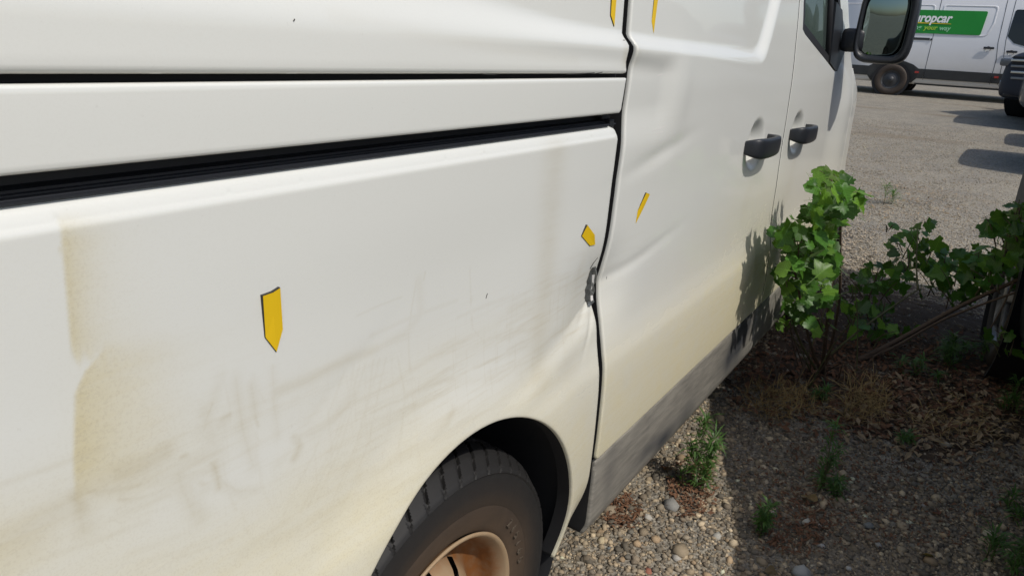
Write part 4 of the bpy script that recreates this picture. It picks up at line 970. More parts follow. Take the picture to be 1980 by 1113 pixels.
def side_prof(z):   # half width over height
    return float(np.interp(z, [.28, .36, .55, .9, 1.25, 1.6, 1.95, 2.3, 2.48, 2.58, 2.62], [.93, .975, .995, 1.0, .995, .975, .935, .86, .78, .62, .3]))
zs_ = [.28, .34, .45, .6, .8, 1.0, 1.2, 1.26, 1.31, 1.5, 1.7, 1.9, 2.1, 2.3, 2.42, 2.5, 2.56, 2.6, 2.62]
st = [(-3.75, 1.0, 1.0), (-2.6, 1, 1), (-1.0, 1, 1), (.0, 1, 1), (.8, .995, 1.0), (1.3, .98, .90), (1.75, .97, .67), (2.1, .95, .52), (2.6, .88, .47), (2.82, .74, .40)]
v = []; f = []; k = 2 * len(zs_)
for (x, wm, hm) in st:
    zz_ = [.28 + (z - .28) * hm for z in zs_]
    ww_ = [side_prof(z) * wm + (-.012 if 1.28 < z < 2.3 and False else 0) for z in zs_]
    v += [(x, -w_, z) for w_, z in zip(ww_, zz_)] + [(x, w_, z) for w_, z in reversed(list(zip(ww_, zz_)))]
for i in range(len(st) - 1):
    for q in range(k): f.append((i * k + q, (i + 1) * k + q, (i + 1) * k + (q + 1) % k, i * k + (q + 1) % k))
f.append(tuple(range(k))); f.append(tuple(range(len(st) * k - 1, (len(st) - 1) * k - 1, -1)))
me = mesh_np('body', v, f, True); bm = bmesh.new(); bm.from_mesh(me); bmesh.ops.recalc_face_normals(bm, faces=bm.faces); bm.to_mesh(me); bm.free()
obj('body', me, M['bg_paint'], bgv, off=False)
def on_bg(x, z, out=.0): return (x, -(side_prof(z) + out), z)
def bg_strip(name, x0, x1, z0, z1, out, mat, parent=None, rows=5, thick=.03, poly=None):
    poly = poly or [(x0, z0), (x1, z0), (x1, z1), (x0, z1)]
    lp = resample(poly, .12); P = [Vector(p) for p in lp]; n = len(P)
    res = delaunay_2d_cdt(P, [], [list(range(n))], 1, 1e-7); pts = [(p.x, p.y) for p in res[0]]
    v = [on_bg(x, z, out) for x, z in pts] + [on_bg(x, z, -thick) for x, z in pts]; m_ = len(pts); f = [tuple(t) for t in res[2]]
    f += [(i, (i + 1) % n, m_ + (i + 1) % n, m_ + i) for i in range(n)]
    me = mesh_np(name, v, f, False)
    if me.polygons[0].normal.y > 0: me.flip_normals()
    return obj(name, me, mat, parent or bgv, off=False)
RW = -2.16; FWD_X = 2.0
bg_strip('rub_strip', -3.72, RW - .52, .41, .62, .018, M['bg_black']); bg_strip('rub_strip', RW + .52, -1.515, .41, .62, .018, M['bg_black']); bg_strip('rub_strip', -1.50, -.215, .41, .62, .018, M['bg_black']); bg_strip('rub_strip', -.20, 1.6, .41, .62, .018, M['bg_black'])
bg_strip('arch_trim', 0, 0, 0, 0, .02, M['bg_black'], poly=[(RW - .52, .41), (RW - .52, .62), (RW - .40, .70), (RW - .22, .76), (RW, .785), (RW + .22, .76), (RW + .40, .70), (RW + .52, .62), (RW + .52, .41), (RW + .43, .30), (RW - .43, .30)])
for wx in (RW, FWD_X):
    for sgn in (-1, 1):
        h = empty('wheel'); h.parent = bgv; h.location = (wx, sgn * 1.032, .345)
        prof_ = [(.20, .01), (.215, -.012), (.30, -.018), (.335, -.004), (.345, .02), (.345, .2), (.3, .22)]
        v, f = lathe(prof_, 48); v[:, 1] *= -sgn; me = mesh_np('tyre', v, f); at = me.attributes.new('dust', 'FLOAT', 'POINT'); at.data.foreach_set('value', np.full(len(v), .35, np.float32)); obj('tyre', me, M['tyre'], h, off=False)
        v, f = lathe([(.205, -.008), (.19, .0), (.175, .018), (.16, .022), (.11, .005), (.09, -.008), (.07, -.004), (.065, -.03), (.01, -.035)], 40); v[:, 1] *= -sgn; obj('rim', mesh_np('rim', v, f), M['bg_rim'], h, off=False)
        v, f = lathe([(.40, -.0 if wx == RW else .02), (.3, .012), (.02, .03)], 40); v[:, 1] *= -sgn; obj('arch', mesh_np('arch', v, f), M['black'], h, off=False)
# panel joints, embossed frame, rail, handles
def joint(pts, wd=.010, out=.0025): 
    for (x0, z0), (x1, z1) in zip(pts[:-1], pts[1:]):
        d = Vector((x1 - x0, z1 - z0)).normalized(); n_ = Vector((-d.y, d.x)) * wd * .5
        bg_strip('panel_joint', 0, 0, 0, 0, out, M['bg_black'], poly=[(x0 - n_.x, z0 - n_.y), (x1 - n_.x, z1 - n_.y), (x1 + n_.x, z1 + n_.y), (x0 + n_.x, z0 + n_.y)], thick=.002)
joint([(-1.5075, .30), (-1.5075, 1.28), (-1.52, 2.35)]); joint([(-.2075, .30), (-.2075, .9), (-.26, 1.25), (-.30, 2.3)]); joint([(-.06, .30), (-.08, .9), (-.13, 1.3), (-.15, 2.4)]); joint([(-2.4, 2.21), (-.22, 2.21)], .008); joint([(-3.6, 2.37), (1.0, 2.37)], .008)
M['emboss'] = M['bg_paint']
for x0, x1 in ((-3.5, -1.60), (-1.44, -.42)):
    P0 = rounded([(x0, 1.36), (x1 - .08, 1.36), (x1, 1.62), (x1, 1.98), (x0, 1.98)], [.05, .12, .1, .07, .05]); c0 = np.mean(P0, 0); n = len(P0)
    for i in range(n):
        a = np.array(P0[i]); b = np.array(P0[(i + 1) % n])
    vv = []; ff = []
    for (x, z) in P0:
        u = (c0 - np.array([x, z])); u /= np.linalg.norm(u)
        for t, o_ in ((-.015, .0), (0, .008), (.02, .008), (.035, .0)): vv.append(on_bg(x + u[0] * t, z + u[1] * t, o_))
    for i in range(n):
        j = (i + 1) % n
        for q in range(3): ff.append((4 * i + q, 4 * j + q, 4 * j + q + 1, 4 * i + q + 1))
    obj('embossed_frame', mesh_np('embossed_frame', vv, ff), M['bg_white'], bgv, off=False)
bg_strip('slide_rail', -2.9, -1.56, 1.235, 1.285, .012, M['bg_black']); obj('rail_catch', box_mesh('rail_catch', on_bg(-1.53, 1.255, .01), (.03, .03, .04), .006), M['plastic'], bgv, off=False)
for x, z in ((-.40, 1.13), (.03, 1.075)):
    h = obj('door_handle', box_mesh('door_handle', on_bg(x, z, .035), (.20, .03, .045), .012), M['plastic'], bgv, off=False)
    v, f = lathe([(.055, -.004), (.05, .0), (.002, .004)], 20); v = v + np.array(on_bg(x - .01, z - .02, .0)); obj('handle_bowl', mesh_np('handle_bowl', v, f), M['chrome'], bgv, off=False)
for x in (-1.66, -.12): obj('side_marker', box_mesh('side_marker', on_bg(x, .54, .022), (.085, .02, .045), .006), M['red_lens'], bgv, off=False)
bg_strip('sill', -1.66, 1.55, .27, .305, .006, M['bg_black'])
bg_strip('cab_window', 0, 0, 0, 0, .006, M['car_glass'], poly=rounded([(-.12, 1.38), (.02, 1.25), (.62, 1.10), (.72, 1.25), (.45, 1.92), (-.10, 1.92)], .05))
# the sign: film with lettering
bg_strip('sign_panel', 0, 0, 0, 0, .017, M['sign_green'], poly=rounded([(-2.55, 1.38), (-.62, 1.38), (-.585, 1.87), (-2.5, 1.87)], [.02, .04, .04, .02]), thick=.0)
def bg_text(body, x, z, size, mat, shear, offset, sx=1.0):
    me = text_mesh(body, size, .001, shear, offset); me.materials.append(mat); o = bpy.data.objects.new('lettering', me); C.objects.link(o); o.parent = bgv
    y = side_prof(z) + .021; tlt = math.atan2(side_prof(z - .1) - side_prof(z + .1), .2)
    o.rotation_euler = (math.pi / 2 - tlt, 0, 0); o.location = (x, -y, z); o.scale = (sx, 1, 1); return o
bg_text('Europcar', -1.66, 1.70, .27, M['sign_white'], .2, .008, .83)
bg_strip('sign_stroke', 0, 0, 0, 0, .020, M['sign_yellow'], poly=[(-2.10, 1.585), (-1.22, 1.585), (-1.22, 1.595), (-2.10, 1.612)], thick=.0)
bg_text('moving', -1.98, 1.50, .135, M['sign_mint'], .1, .003); bg_text('your', -1.60, 1.50, .135, M['sign_lime'], .15, .003); bg_text('way', -1.32, 1.495, .135, M['sign_mint'], .1, .003)

# ------------------------------------------------------------------ gravel: loose stones lying on the ground
def ico():
    bm = bmesh.new(); bmesh.ops.create_icosphere(bm, subdivisions=1, radius=1.0); bm.verts.ensure_lookup_table()
    v = np.array([x.co[:] for x in bm.verts]); f = np.array([[q.index for q in x.verts] for x in bm.faces]); bm.free(); return v, f
IV, IF = ico()
def stones(name, P, R, cols, mat, flat=(.45, .85), smooth=False):
    n = len(P); k = len(IV)
    V = np.repeat(IV[None], n, 0) * (1 + RNG.uniform(-.28, .28, (n, k, 1)))
    sc = np.stack([RNG.uniform(.75, 1.3, n), RNG.uniform(.75, 1.3, n), RNG.uniform(flat[0], flat[1], n)], 1); V = V * sc[:, None, :] * R[:, None, None]
    a = RNG.uniform(0, 2 * np.pi, n); t = RNG.normal(0, .3, n); ca, sa = np.cos(a)[:, None], np.sin(a)[:, None]; ct, st_ = np.cos(t)[:, None], np.sin(t)[:, None]
    x, y, z = V[..., 0], V[..., 1], V[..., 2]; y, z = y * ct - z * st_, y * st_ + z * ct; x, y = x * ca - y * sa, x * sa + y * ca
    V = np.stack([x, y, z], 2) + P[:, None, :]
    F = (IF[None] + (np.arange(n) * k)[:, None, None]).reshape(-1, 3)
    me = bpy.data.meshes.new(name); me.vertices.add(n * k); me.vertices.foreach_set('co', V.reshape(-1).astype(np.float32))
    nf = len(F); me.loops.add(nf * 3); me.loops.foreach_set('vertex_index', F.reshape(-1).astype(np.int32))
    me.polygons.add(nf); me.polygons.foreach_set('loop_start', np.arange(0, nf * 3, 3, dtype=np.int32)); me.polygons.foreach_set('loop_total', np.full(nf, 3, np.int32))
    if smooth: me.polygons.foreach_set('use_smooth', np.ones(nf, bool))
    me.update(calc_edges=True)
    ca_ = me.color_attributes.new('Col', 'FLOAT_COLOR', 'POINT'); c4 = np.ones((n, k, 4), np.float32); c4[..., :3] = cols[:, None, :]; ca_.data.foreach_set('color', c4.reshape(-1))
    return obj(name, me, mat)
def gz(x, y): return ground_z(x) + 0.006 * np.sin(x * 5.1 + 1.3 * np.sin(y * 3)) * np.sin(y * 6.3 + x) * ((np.abs(x - 4) < 5) & (np.abs(y) < 2.5))
def stone_cols(n):
    pal = np.array([(.30, .27, .225), (.22, .20, .175), (.38, .34, .28), (.15, .145, .135), (.47, .43, .36), (.25, .235, .21), (.33, .27, .205), (.17, .175, .175), (.58, .55, .49)])
    c = pal[RNG.choice(len(pal), n, p=[.17, .21, .11, .21, .06, .11, .05, .06, .02])]
    return np.clip(c * np.array([1.38, 1.22, 0.97]) * RNG.uniform(.65, 1.25, (n, 1)), .02, .8)
# near field
n1 = 78000; x = 1.0 + 3.4 * RNG.random(n1) ** 1.15; y = RNG.uniform(-1.15, .55, n1)
r = np.clip(RNG.lognormal(math.log(.0037), .48, n1), .0018, .016)
soil = (ss(2.35, 2.75, x + .15 * np.sin(y * 9) + .08 * np.sin(y * 23 + x * 11)) * ss(4.75, 4.2, x) * ss(.25, -.05, y))
r = r * np.where(RNG.random(n1) < soil * .80, .45, 1.0) * np.where(RNG.random(n1) < .05, 1.7, 1.0)
P1 = np.stack([x, y, gz(x, y) + r * .25], 1)
n2 = 36000; x = 4.3 + 9.0 * RNG.random(n2) ** 2.0; y = RNG.uniform(-1.3, .5, n2) + (x - 4.3) * RNG.uniform(-.02, .32, n2)
r2 = np.clip(RNG.lognormal(math.log(.0048), .30, n2), .003, .012)
P2 = np.stack([x, y, gz(x, y) + r2 * .2], 1)
cols_ = stone_cols(n1 + n2); earth = np.concatenate([soil * RNG.random(n1) ** .5, np.zeros(n2)])[:, None]
cols_ = cols_ * (1 - .8 * earth) + np.array([.075, .052, .034]) * .8 * earth
far = np.concatenate([np.zeros(n1), np.full(n2, .45)])[:, None]; cols_ = cols_ * (1 - far) + np.array([.375, .335, .26]) * far
tag(stones('gravel', np.concatenate([P1, P2]), np.concatenate([r, r2]), cols_, M['gravel']), 'loose grey and beige gravel spread over the yard', 'gravel', kind='stuff')
# bare earth under the saplings
gx = np.linspace(2.3, 4.9, 160); gy = np.linspace(-1.3, .35, 110); EX, EY = np.meshgrid(gx, gy, indexing='ij')
ed = ss(2.35, 2.9, EX + .15 * np.sin(EY * 9) + .08 * np.sin(EY * 23 + EX * 11)) * ss(4.85, 4.35, EX + .1 * np.sin(EY * 7)) * ss(.33, .05, EY) 
EZ = gz(EX, EY) - .013 + .0165 * ed + (.003 * np.sin(EX * 31 + 3 * np.sin(EY * 17)) * np.sin(EY * 29) + .003 * np.sin(EX * 83 + 2 * np.sin(EY * 61)) * np.sin(EY * 71 + EX * 13) + RNG.normal(0, .0012, EX.shape)) * ss(.2, .8, ed)
fe = [(i * 110 + j, (i + 1) * 110 + j, (i + 1) * 110 + j + 1, i * 110 + j + 1) for i in range(159) for j in range(109)]
def soil_material():
    a = NT('brown_earth'); vec = a.coord(); n1_ = a.noise(9, 6, .7, vec); n2_ = a.noise(90, 6, .7, vec)
    a.set(Base_Color=a.mix(n2_, a.mix(n1_, (.03, .022, .015), (.07, .048, .03)), a.mix(n1_, (.09, .06, .038), (.15, .10, .06))), Roughness=.95); a.bump(n2_, .9, .01); return a.m
tag(obj('soil', mesh_np('soil', np.stack([EX.ravel(), EY.ravel(), EZ.ravel()], 1), fe), soil_material()), kind='structure')
# larger stones that stand out
BIG = [(1297, 982, .026, (.34, .33, .30), 'large rough grey stone on sunlit gravel beside the sill'), (1252, 1004, .017, (.55, .52, .45), 'pale rounded stone lying left of the large grey one'), (1276, 1010, .015, (.50, .46, .38), 'beige angular stone just below the large grey one'),
       (1308, 1080, .016, (.52, .49, .43), 'pale stone at the bottom edge of the sunlit gravel'), (1163, 1048, .015, (.60, .50, .32), 'yellowish stone lying at the end of the grey sill'), (1253, 1107, .011, (.42, .17, .11), 'small reddish brick chip on the sunlit gravel'),
       (1558, 1013, .018, (.60, .57, .48), 'white flat stone in the shade right of the short weed'), (1583, 1016, .010, (.58, .57, .52), 'small white pebble right of the white flat stone'), (1495, 994, .012, (.55, .54, .50), 'white pebble beside the tip of the short weed'), (1588, 1057, .011, (.55, .54, .5), 'white pebble near the dark bottom middle'),
       (1550, 1108, .022, (.45, .46, .44), 'grey flat stone cut by the bottom edge'), (1912, 1035, .019, (.55, .50, .36), 'yellowish flat stone at lower right in the shade'), (1830, 863, .018, (.46, .42, .34), 'long pale stone among the dry litter at right'), (1680, 1018, .016, (.26, .27, .26), 'dark grey rounded stone in the shaded gravel'), (1640, 1100, .010, (.60, .58, .54), 'white pebble at the bottom right of centre'), (1785, 980, .011, (.52, .5, .45), 'pale pebble in the middle of the shaded gravel'), (1385, 1040, .014, (.5, .48, .42), 'pale stone on the edge of the shadow'), (1180, 1062, .012, (.22, .25, .26), 'blue grey stone in front of the sill end'), (1698, 1056, .013, (.42, .41, .38), 'grey round pebble left of the dead orange leaf')]
for px, py, rr, col, lab in BIG:
    p = at_g(px, py); o = stones('stone', np.zeros((1, 3)), np.array([rr]), np.array([col]), M['gravel'], flat=(.55, .75)); o.location = (p[0], p[1], p[2] + rr * .35); tag(o, lab, 'stone', 'larger stones lying on the gravel')

# ------------------------------------------------------------------ plants
M['leaf'] = leaf_material('green_lobed_leaf', (0.060, 0.165, 0.018), (0.20, 0.28, 0.14))
M['leaf_young_lit'] = leaf_material('young_sunlit_leaf', (0.13, 0.27, 0.025), (0.22, 0.31, 0.12))  # lighter green: fresh leaves, and sunlight painted into the leaf colour
M['weed'] = leaf_material('weed_green', (0.085, 0.20, 0.030), (0.10, 0.20, 0.05))
M['dead'] = leaf_material('dead_leaf_tan', (0.34, 0.23, 0.11), (0.38, 0.29, 0.17)); M['rustleaf'] = leaf_material('dead_leaf_rust', (0.26, 0.085, 0.03), (0.30, 0.14, 0.06))
M['bark'] = plain('brown_twig_bark', (0.11, 0.075, 0.05), 0.85, 0.4, 60, bump=0.5); M['stem'] = plain('green_brown_stem', (0.10, 0.10, 0.04), 0.7, 0.3, 60)
M['straw'] = plain('dry_straw', (0.36, 0.25, 0.10), 0.8, 0.3, 40)
def leaf_mesh(seed, lobes=5, n=30, ser=.06):
    rg = random.Random(seed); out = []
    for i in range(n):
        t = -math.pi * .93 + 2 * math.pi * .93 * i / (n - 1)      # from base left around tip to base right; t=0 is the tip
        env = .5 * (1.0 + .12 * math.cos(t)) * (1 - .30 * (abs(t) / math.pi) ** 2)
        l = env * (1 + .20 * math.cos(lobes * t)) * (1 + ser * (1 if i % 2 else -1)) * rg.uniform(.94, 1.06)
        out.append((l * math.sin(t), .42 + l * math.cos(t)))
    v = [(0, .42, .0)] + [(x, y, 0) for x, y in out] + [(0, .0, 0)]
    fold = rg.uniform(-.15, .65); curl = rg.uniform(-.5, .9); wav = rg.uniform(0, 6)
    v = [(x, y, abs(x) * fold - curl * (y - .4) ** 2 + .03 * math.sin(9 * x + 7 * y + wav)) for x, y, z in v]
    m_ = len(v) - 1; f = [(0, i + 1, i) for i in range(1, n)] + [(0, 1, m_), (0, m_, n)]
    # petiole
    b = len(v); v += [(-.012, 0, 0), (.012, 0, 0), (.01, -.45, -.06), (-.01, -.45, -.06)]; f.append((b, b + 1, b + 2, b + 3))
    return mesh_np('leaf', v, [tuple(q) for q in f])
LEAVES = [leaf_mesh(i, 5 if i % 3 else 3, n=26 + 2 * (i % 4), ser=.04 + .02 * (i % 3)) for i in range(14)]
for me in LEAVES: me.materials.append(M['leaf'])
YOUNG_LIT = [me.copy() for me in LEAVES[:6]]
for me in YOUNG_LIT: me.materials.clear(); me.materials.append(M['leaf_young_lit'])
def put_leaf(parent, pos, size, nrm, roll, young_lit=False, name='leaf'):
    o = bpy.data.objects.new(name, random.choice(YOUNG_LIT if young_lit else LEAVES)); C.objects.link(o); o.parent = parent
    q = Vector(nrm).normalized().to_track_quat('Z', 'Y') @ Quaternion((0, 0, 1), roll)
    c = q @ Vector((0, .42 * size, 0)); o.rotation_mode = 'QUATERNION'; o.rotation_quaternion = q
    o.location = Vector(pos) - c - (parent.location if parent.type == 'EMPTY' else Vector((0, 0, 0))); o.scale = (size,) * 3
    return o
def stem(parent, pts, r0, r1, mat, name='stem', n=6):
    pts = [Vector(p) for p in pts]; fine = []
    for i in range(len(pts) - 1):
        for k in range(5):
            t = k / 5; p0 = pts[max(i - 1, 0)]; p1 = pts[i]; p2 = pts[i + 1]; p3 = pts[min(i + 2, len(pts) - 1)]
            fine.append(.5 * ((2 * p1) + (p2 - p0) * t + (2 * p0 - 5 * p1 + 4 * p2 - p3) * t * t + (3 * p1 - p0 - 3 * p2 + p3) * t ** 3))
    fine.append(pts[-1]); m_ = len(fine); v, f = tube(fine, [r0 + (r1 - r0) * i / (m_ - 1) for i in range(m_)], n)
    return obj(name, mesh_np(name, v, f), mat, parent)
def nrm_rand(up=.9, lean=(-.25, -.5)):
    return (random.gauss(lean[0], .5), random.gauss(lean[1], .5), abs(random.gauss(up, .35)))
# sapling growing against the flank of the van
sap = empty('leafy_sapling', (3.05, -.17, float(ground_z(3.05)))); tag(sap, 'leafy green sapling growing up against the van front door, casting shadow on it', 'sapling')
bx = (3.05, -.17, .02)
stem(sap, [bx, (2.84, -.18, .25), (2.55, -.19, .58), (2.33, -.18, .85), (2.24, -.17, .97)], .009, .003, M['bark'])
stem(sap, [bx, (2.80, -.14, .22), (2.50, -.12, .48), (2.28, -.09, .72), (2.18, -.08, .80)], .007, .003, M['bark'])
stem(sap, [bx, (2.88, -.20, .20), (2.64, -.22, .48), (2.42, -.21, .74), (2.30, -.20, .9)], .007, .003, M['bark'])
stem(sap, [(2.98, -.15, .06), (2.84, -.10, .2), (2.70, -.06, .36), (2.58, -.045, .52)], .006, .003, M['stem'])
CL = [(1604, 355, 34, 26, 20, 1), (1640, 385, 24, 20, 6, 0), (1610, 405, 45, 26, 14, 0), (1568, 445, 48, 26, 14, 0), (1535, 478, 34, 38, 16, 0), (1580, 500, 40, 36, 18, 0), (1530, 535, 30, 30, 12, 0), (1578, 560, 38, 36, 14, 0), (1545, 590, 30, 26, 8, 0), (1585, 620, 28, 24, 6, 1), (1512, 450, 12, 14, 4, 0), (1520, 632, 22, 12, 3, 1), (1660, 380, 14, 10, 2, 0)]
for px, py, rx, ry, n, yg_lit in CL:
    for i in range(int(n * 1.9)):
        a = random.random() * 2 * math.pi; q = math.sqrt(random.random()) * 1.08; X = random.uniform(2.02, 2.48) if py < 560 else random.uniform(2.35, 2.75)
        p = at_x(px + rx * q * math.cos(a), py + ry * q * math.sin(a), X)
        lim = float(skin(X, p[2])) - .025
        if p[1] > lim: p[1] = lim - random.uniform(0, .02)
        put_leaf(sap, p, random.uniform(.030, .070) * (.85 if yg_lit else 1), nrm_rand(.6, (-.45, -.45)), random.uniform(-2.6, 2.6) + math.pi, random.random() < (.65 if yg_lit else .26))
rt = random.Random(3)
for px, py, rx, ry, n, yg_lit in CL:      # thin twigs carrying the leaves
    for i in range(4):
        X = rt.uniform(2.1, 2.45) if py < 560 else rt.uniform(2.45, 2.7); p0 = at_x(px + rt.uniform(-.3, .3) * rx, py + rt.uniform(.3, 1.3) * ry, X + .08); p1 = at_x(px + rt.uniform(-1.1, 1.1) * rx, py - rt.uniform(.2, 1.0) * ry, X)
        for q in (p0, p1): q[1] = min(q[1], float(skin(q[0], q[2])) - .02)
        stem(sap, [p0, (p0 + p1) / 2 + np.array([0, rt.uniform(-.015, .005), .01]), p1], .0026, .0010, M['stem'] if i % 2 else M['bark'], 'twig', 5)
for i in range(16):   # tangle of thin dry shoots round the foot
    a = rt.uniform(0, 6.28); d = Vector((math.cos(a) * .8 - .5, math.sin(a) * .35, rt.uniform(.3, 1.1))).normalized() * rt.uniform(.18, .5); b_ = Vector((3.0 + rt.gauss(0, .10), -.17 + rt.gauss(0, .06), .03))
    e_ = b_ + d; e_.y = min(e_.y, -.03); stem(sap, [b_, b_ + d * .5 + Vector((0, 0, .04)), e_], .0035, .0012, M['bark'] if i % 3 else M['stem'], 'shoot', 5)
# sprawling sapling between the van and the black car
spr = empty('sprawling_sapling', (3.15, -.24, float(ground_z(3.15)))); tag(spr, 'sprawling sapling with long bare branches leaning right in front of the black car', 'sapling')
b0 = at_g(1650, 700)
def B(px, py, X): return tuple(at_x(px, py, X))
stem(spr, [b0, B(1740, 655, 3.4), B(1860, 590, 3.5), B(1990, 530, 3.45), B(2060, 480, 3.4)], .012, .006, M['bark'], 'branch')
stem(spr, [b0, B(1720, 675, 3.35), B(1830, 615, 3.45), B(1990, 555, 3.4), B(2060, 520, 3.4)], .007, .004, M['bark'], 'branch')
stem(spr, [at_g(1600, 690), B(1660, 640, 3.3), B(1730, 590, 3.5), B(1775, 560, 3.6)], .006, .003, M['stem'], 'branch')
stem(spr, [B(1960, 545, 3.45), B(1935, 600, 3.4), B(1912, 640, 3.4)], .004, .0025, M['bark'], 'twig'); stem(spr, [B(1978, 555, 3.45), B(1955, 600, 3.4), B(1935, 650, 3.4)], .004, .0025, M['bark'], 'twig')
stem(spr, [B(1775, 560, 3.6), B(1772, 510, 3.7), B(1775, 440, 3.8)], .005, .002, M['stem'], 'twig'); stem(spr, [B(1880, 580, 3.6), B(1920, 520, 3.5), B(1965, 430, 3.4)], .006, .003, M['stem'], 'twig')
stem(spr, [B(1840, 650, 3.6), B(1900, 660, 3.65), B(1985, 655, 3.7)], .004, .003, M['bark'], 'twig')
CL2 = [(1755, 475, 40, 20, 9, 0, 4.0), (1775, 455, 18, 18, 4, 1, 4.1), (1830, 500, 45, 26, 14, 0, 4.0), (1740, 510, 30, 26, 8, 0, 3.8), (1800, 540, 45, 26, 12, 0, 3.8), (1880, 505, 36, 32, 16, 0, 3.6), (1945, 480, 40, 40, 22, 1, 3.4), (1960, 430, 26, 28, 11, 1, 3.4), (1930, 440, 22, 24, 8, 0, 3.5), (1930, 540, 45, 22, 12, 0, 3.4), (1665, 555, 34, 30, 9, 0, 3.5), (1640, 600, 24, 26, 7, 1, 3.3), (1700, 535, 30, 24, 8, 0, 3.7), (1860, 535, 50, 30, 12, 0, 3.7), (1690, 650, 40, 26, 6, 0, 3.4), (1790, 500, 40, 30, 10, 1, 3.9), (1720, 570, 40, 24, 7, 0, 3.7), (1690, 600, 30, 20, 5, 0, 3.6), (1840, 570, 40, 20, 6, 0, 3.7), (1945, 660, 34, 24, 8, 0, 3.3), (1750, 640, 30, 20, 4, 0, 3.6), (1795, 435, 10, 8, 2, 0, 4.2), (1720, 440, 12, 6, 1, 0, 4.2), (1968, 400, 14, 16, 5, 1, 3.4)]  # same flag here: sunlit clusters coloured lighter
for px, py, rx, ry, n, yg_lit, X0 in CL2:
    for i in range(int(n * 1.5)):
        a = random.random() * 2 * math.pi; q = math.sqrt(random.random()) * 1.1; X = X0 + random.uniform(-.15, .15)
        p = at_x(px + rx * q * math.cos(a), py + ry * q * math.sin(a), X)
        put_leaf(spr, p, random.uniform(.038, .082) * X0 / 3.9, nrm_rand(.6, (-.45, -.3)), random.uniform(-3, 3), random.random() < (.6 if yg_lit else .24))

for px, py, rx, ry, n, yg_lit, X0 in CL2:
    for i in range(3):
        X = X0 + rt.uniform(-.1, .1); p0 = at_x(px + rt.uniform(-.5, .5) * rx, py + rt.uniform(.4, 1.6) * ry, X); p1 = at_x(px + rt.uniform(-1.2, 1.2) * rx, py - rt.uniform(.2, 1.1) * ry, X)
        stem(spr, [p0, (p0 + p1) / 2 + np.array([0, 0, .012]), p1], .0032, .0012, M['stem'] if i % 2 else M['bark'], 'twig', 5)
def weed_mesh(h, n, ll, spread, seed, lw=.0032):
    rg = random.Random(seed); v = []; f = []
    for i in range(n + 14):
        top = i >= n; t = rg.random() ** .8 if not top else rg.uniform(.93, 1.0); z0 = h * (.05 + .95 * t); a = rg.random() * 6.28; L = ll * rg.uniform(.45, 1.25) * (1.25 if top else 1.0 - .25 * t)
        up_ = rg.uniform(-.1, 1.6) if not top else rg.uniform(-.1, .9); d = Vector((math.cos(a), math.sin(a), up_)).normalized(); s = Vector((-math.sin(a), math.cos(a), 0)); b = len(v)
        bend = Vector((.05 * h * math.sin(5 * t + seed), .05 * h * math.cos(4 * t + seed), 0)); p0 = Vector((rg.gauss(0, spread * .3), rg.gauss(0, spread * .3), z0)) + bend; w_ = lw * rg.uniform(.6, 1.2)
        p1 = p0 + d * L * .5 + Vector((0, 0, .06 * L)); p2 = p0 + d * L - Vector((0, 0, rg.uniform(.05, .35) * L))
        v += [p0, p1 + s * w_, p2, p1 - s * w_]; f.append((b, b + 1, b + 2, b + 3))
    return mesh_np('foliage', [tuple(q) for q in v], f, False)
def weed(px, py, h, n, ll, spread, seed, label, stems=1, tilt=0.0):
    p = at_g(px, py); o = empty('weed', (p[0], p[1], p[2])); tag(o, label, 'weed', 'green weeds sprouting from the gravel')
    for s_ in range(stems):
        dx, dy = random.gauss(0, spread), random.gauss(0, spread); hh = h * (1 if s_ == 0 else random.uniform(.45, .8))
        me = weed_mesh(hh, max(6, n // (1 if s_ == 0 else 2)), ll, spread * .15, seed * 10 + s_); q = obj('foliage', me, M['weed'], o, off=False); q.location = (dx * (s_ > 0), dy * (s_ > 0), 0); q.rotation_euler = (random.gauss(0, .07), random.gauss(tilt, .07), 0)
        v, f = tube([(0, 0, -.01), (0, 0, hh * .5), (0, 0, hh * .97)], [.0022, .0018, .0008], 5); t = obj('stem', mesh_np('stem', v, f), M['stem'], o, off=False); t.location = q.location; t.rotation_euler = q.rotation_euler
weed(1343, 948, .25, 130, .055, .02, 1, 'upright feathery weed standing in the sun beside the grey sill', 5)
weed(1470, 1035, .11, 60, .035, .018, 2, 'short bushy weed in the shade near the bottom', 4)
weed(1592, 950, .25, 90, .04, .016, 3, 'tall narrow weed in the shade right of the sunlit one', 3)
weed(1618, 958, .06, 40, .04, .03, 4, 'low dark weed at the foot of the tall narrow one', 3)
weed(1962, 1112, .11, 70, .05, .03, 5, 'green weed cut by the bottom right corner', 4)
weed(1955, 800, .14, 60, .05, .03, 6, 'weed clump at the right edge beside the dry litter', 4)
weed(1835, 705, .13, 110, .06, .05, 7, 'broad low weed clump below the bare branches', 7)
weed(1948, 985, .06, 40, .045, .03, 8, 'small dark weed at right in the shaded gravel', 3)
weed(1708, 396, .16, 40, .11, .05, 9, 'little bright green weed alone on the sunlit lane', 3)
weed(1655, 565, .10, 50, .05, .03, 10, 'small weed sprouting from sunlit gravel right of the sapling', 3)
weed(1590, 780, .06, 30, .05, .03, 11, 'thin weed tuft among dry straw under the sapling', 3)

weed(1770, 730, .10, 50, .05, .04, 12, 'small weed under the middle of the bare branches', 4)
weed(1690, 640, .12, 60, .06, .05, 13, 'leafy weed clump between the two saplings', 5)
weed(1895, 700, .10, 50, .05, .04, 14, 'small weed beside the black car wheel', 4)
weed(1745, 860, .05, 24, .035, .02, 15, 'tiny weed on the lower edge of the dry litter', 3)
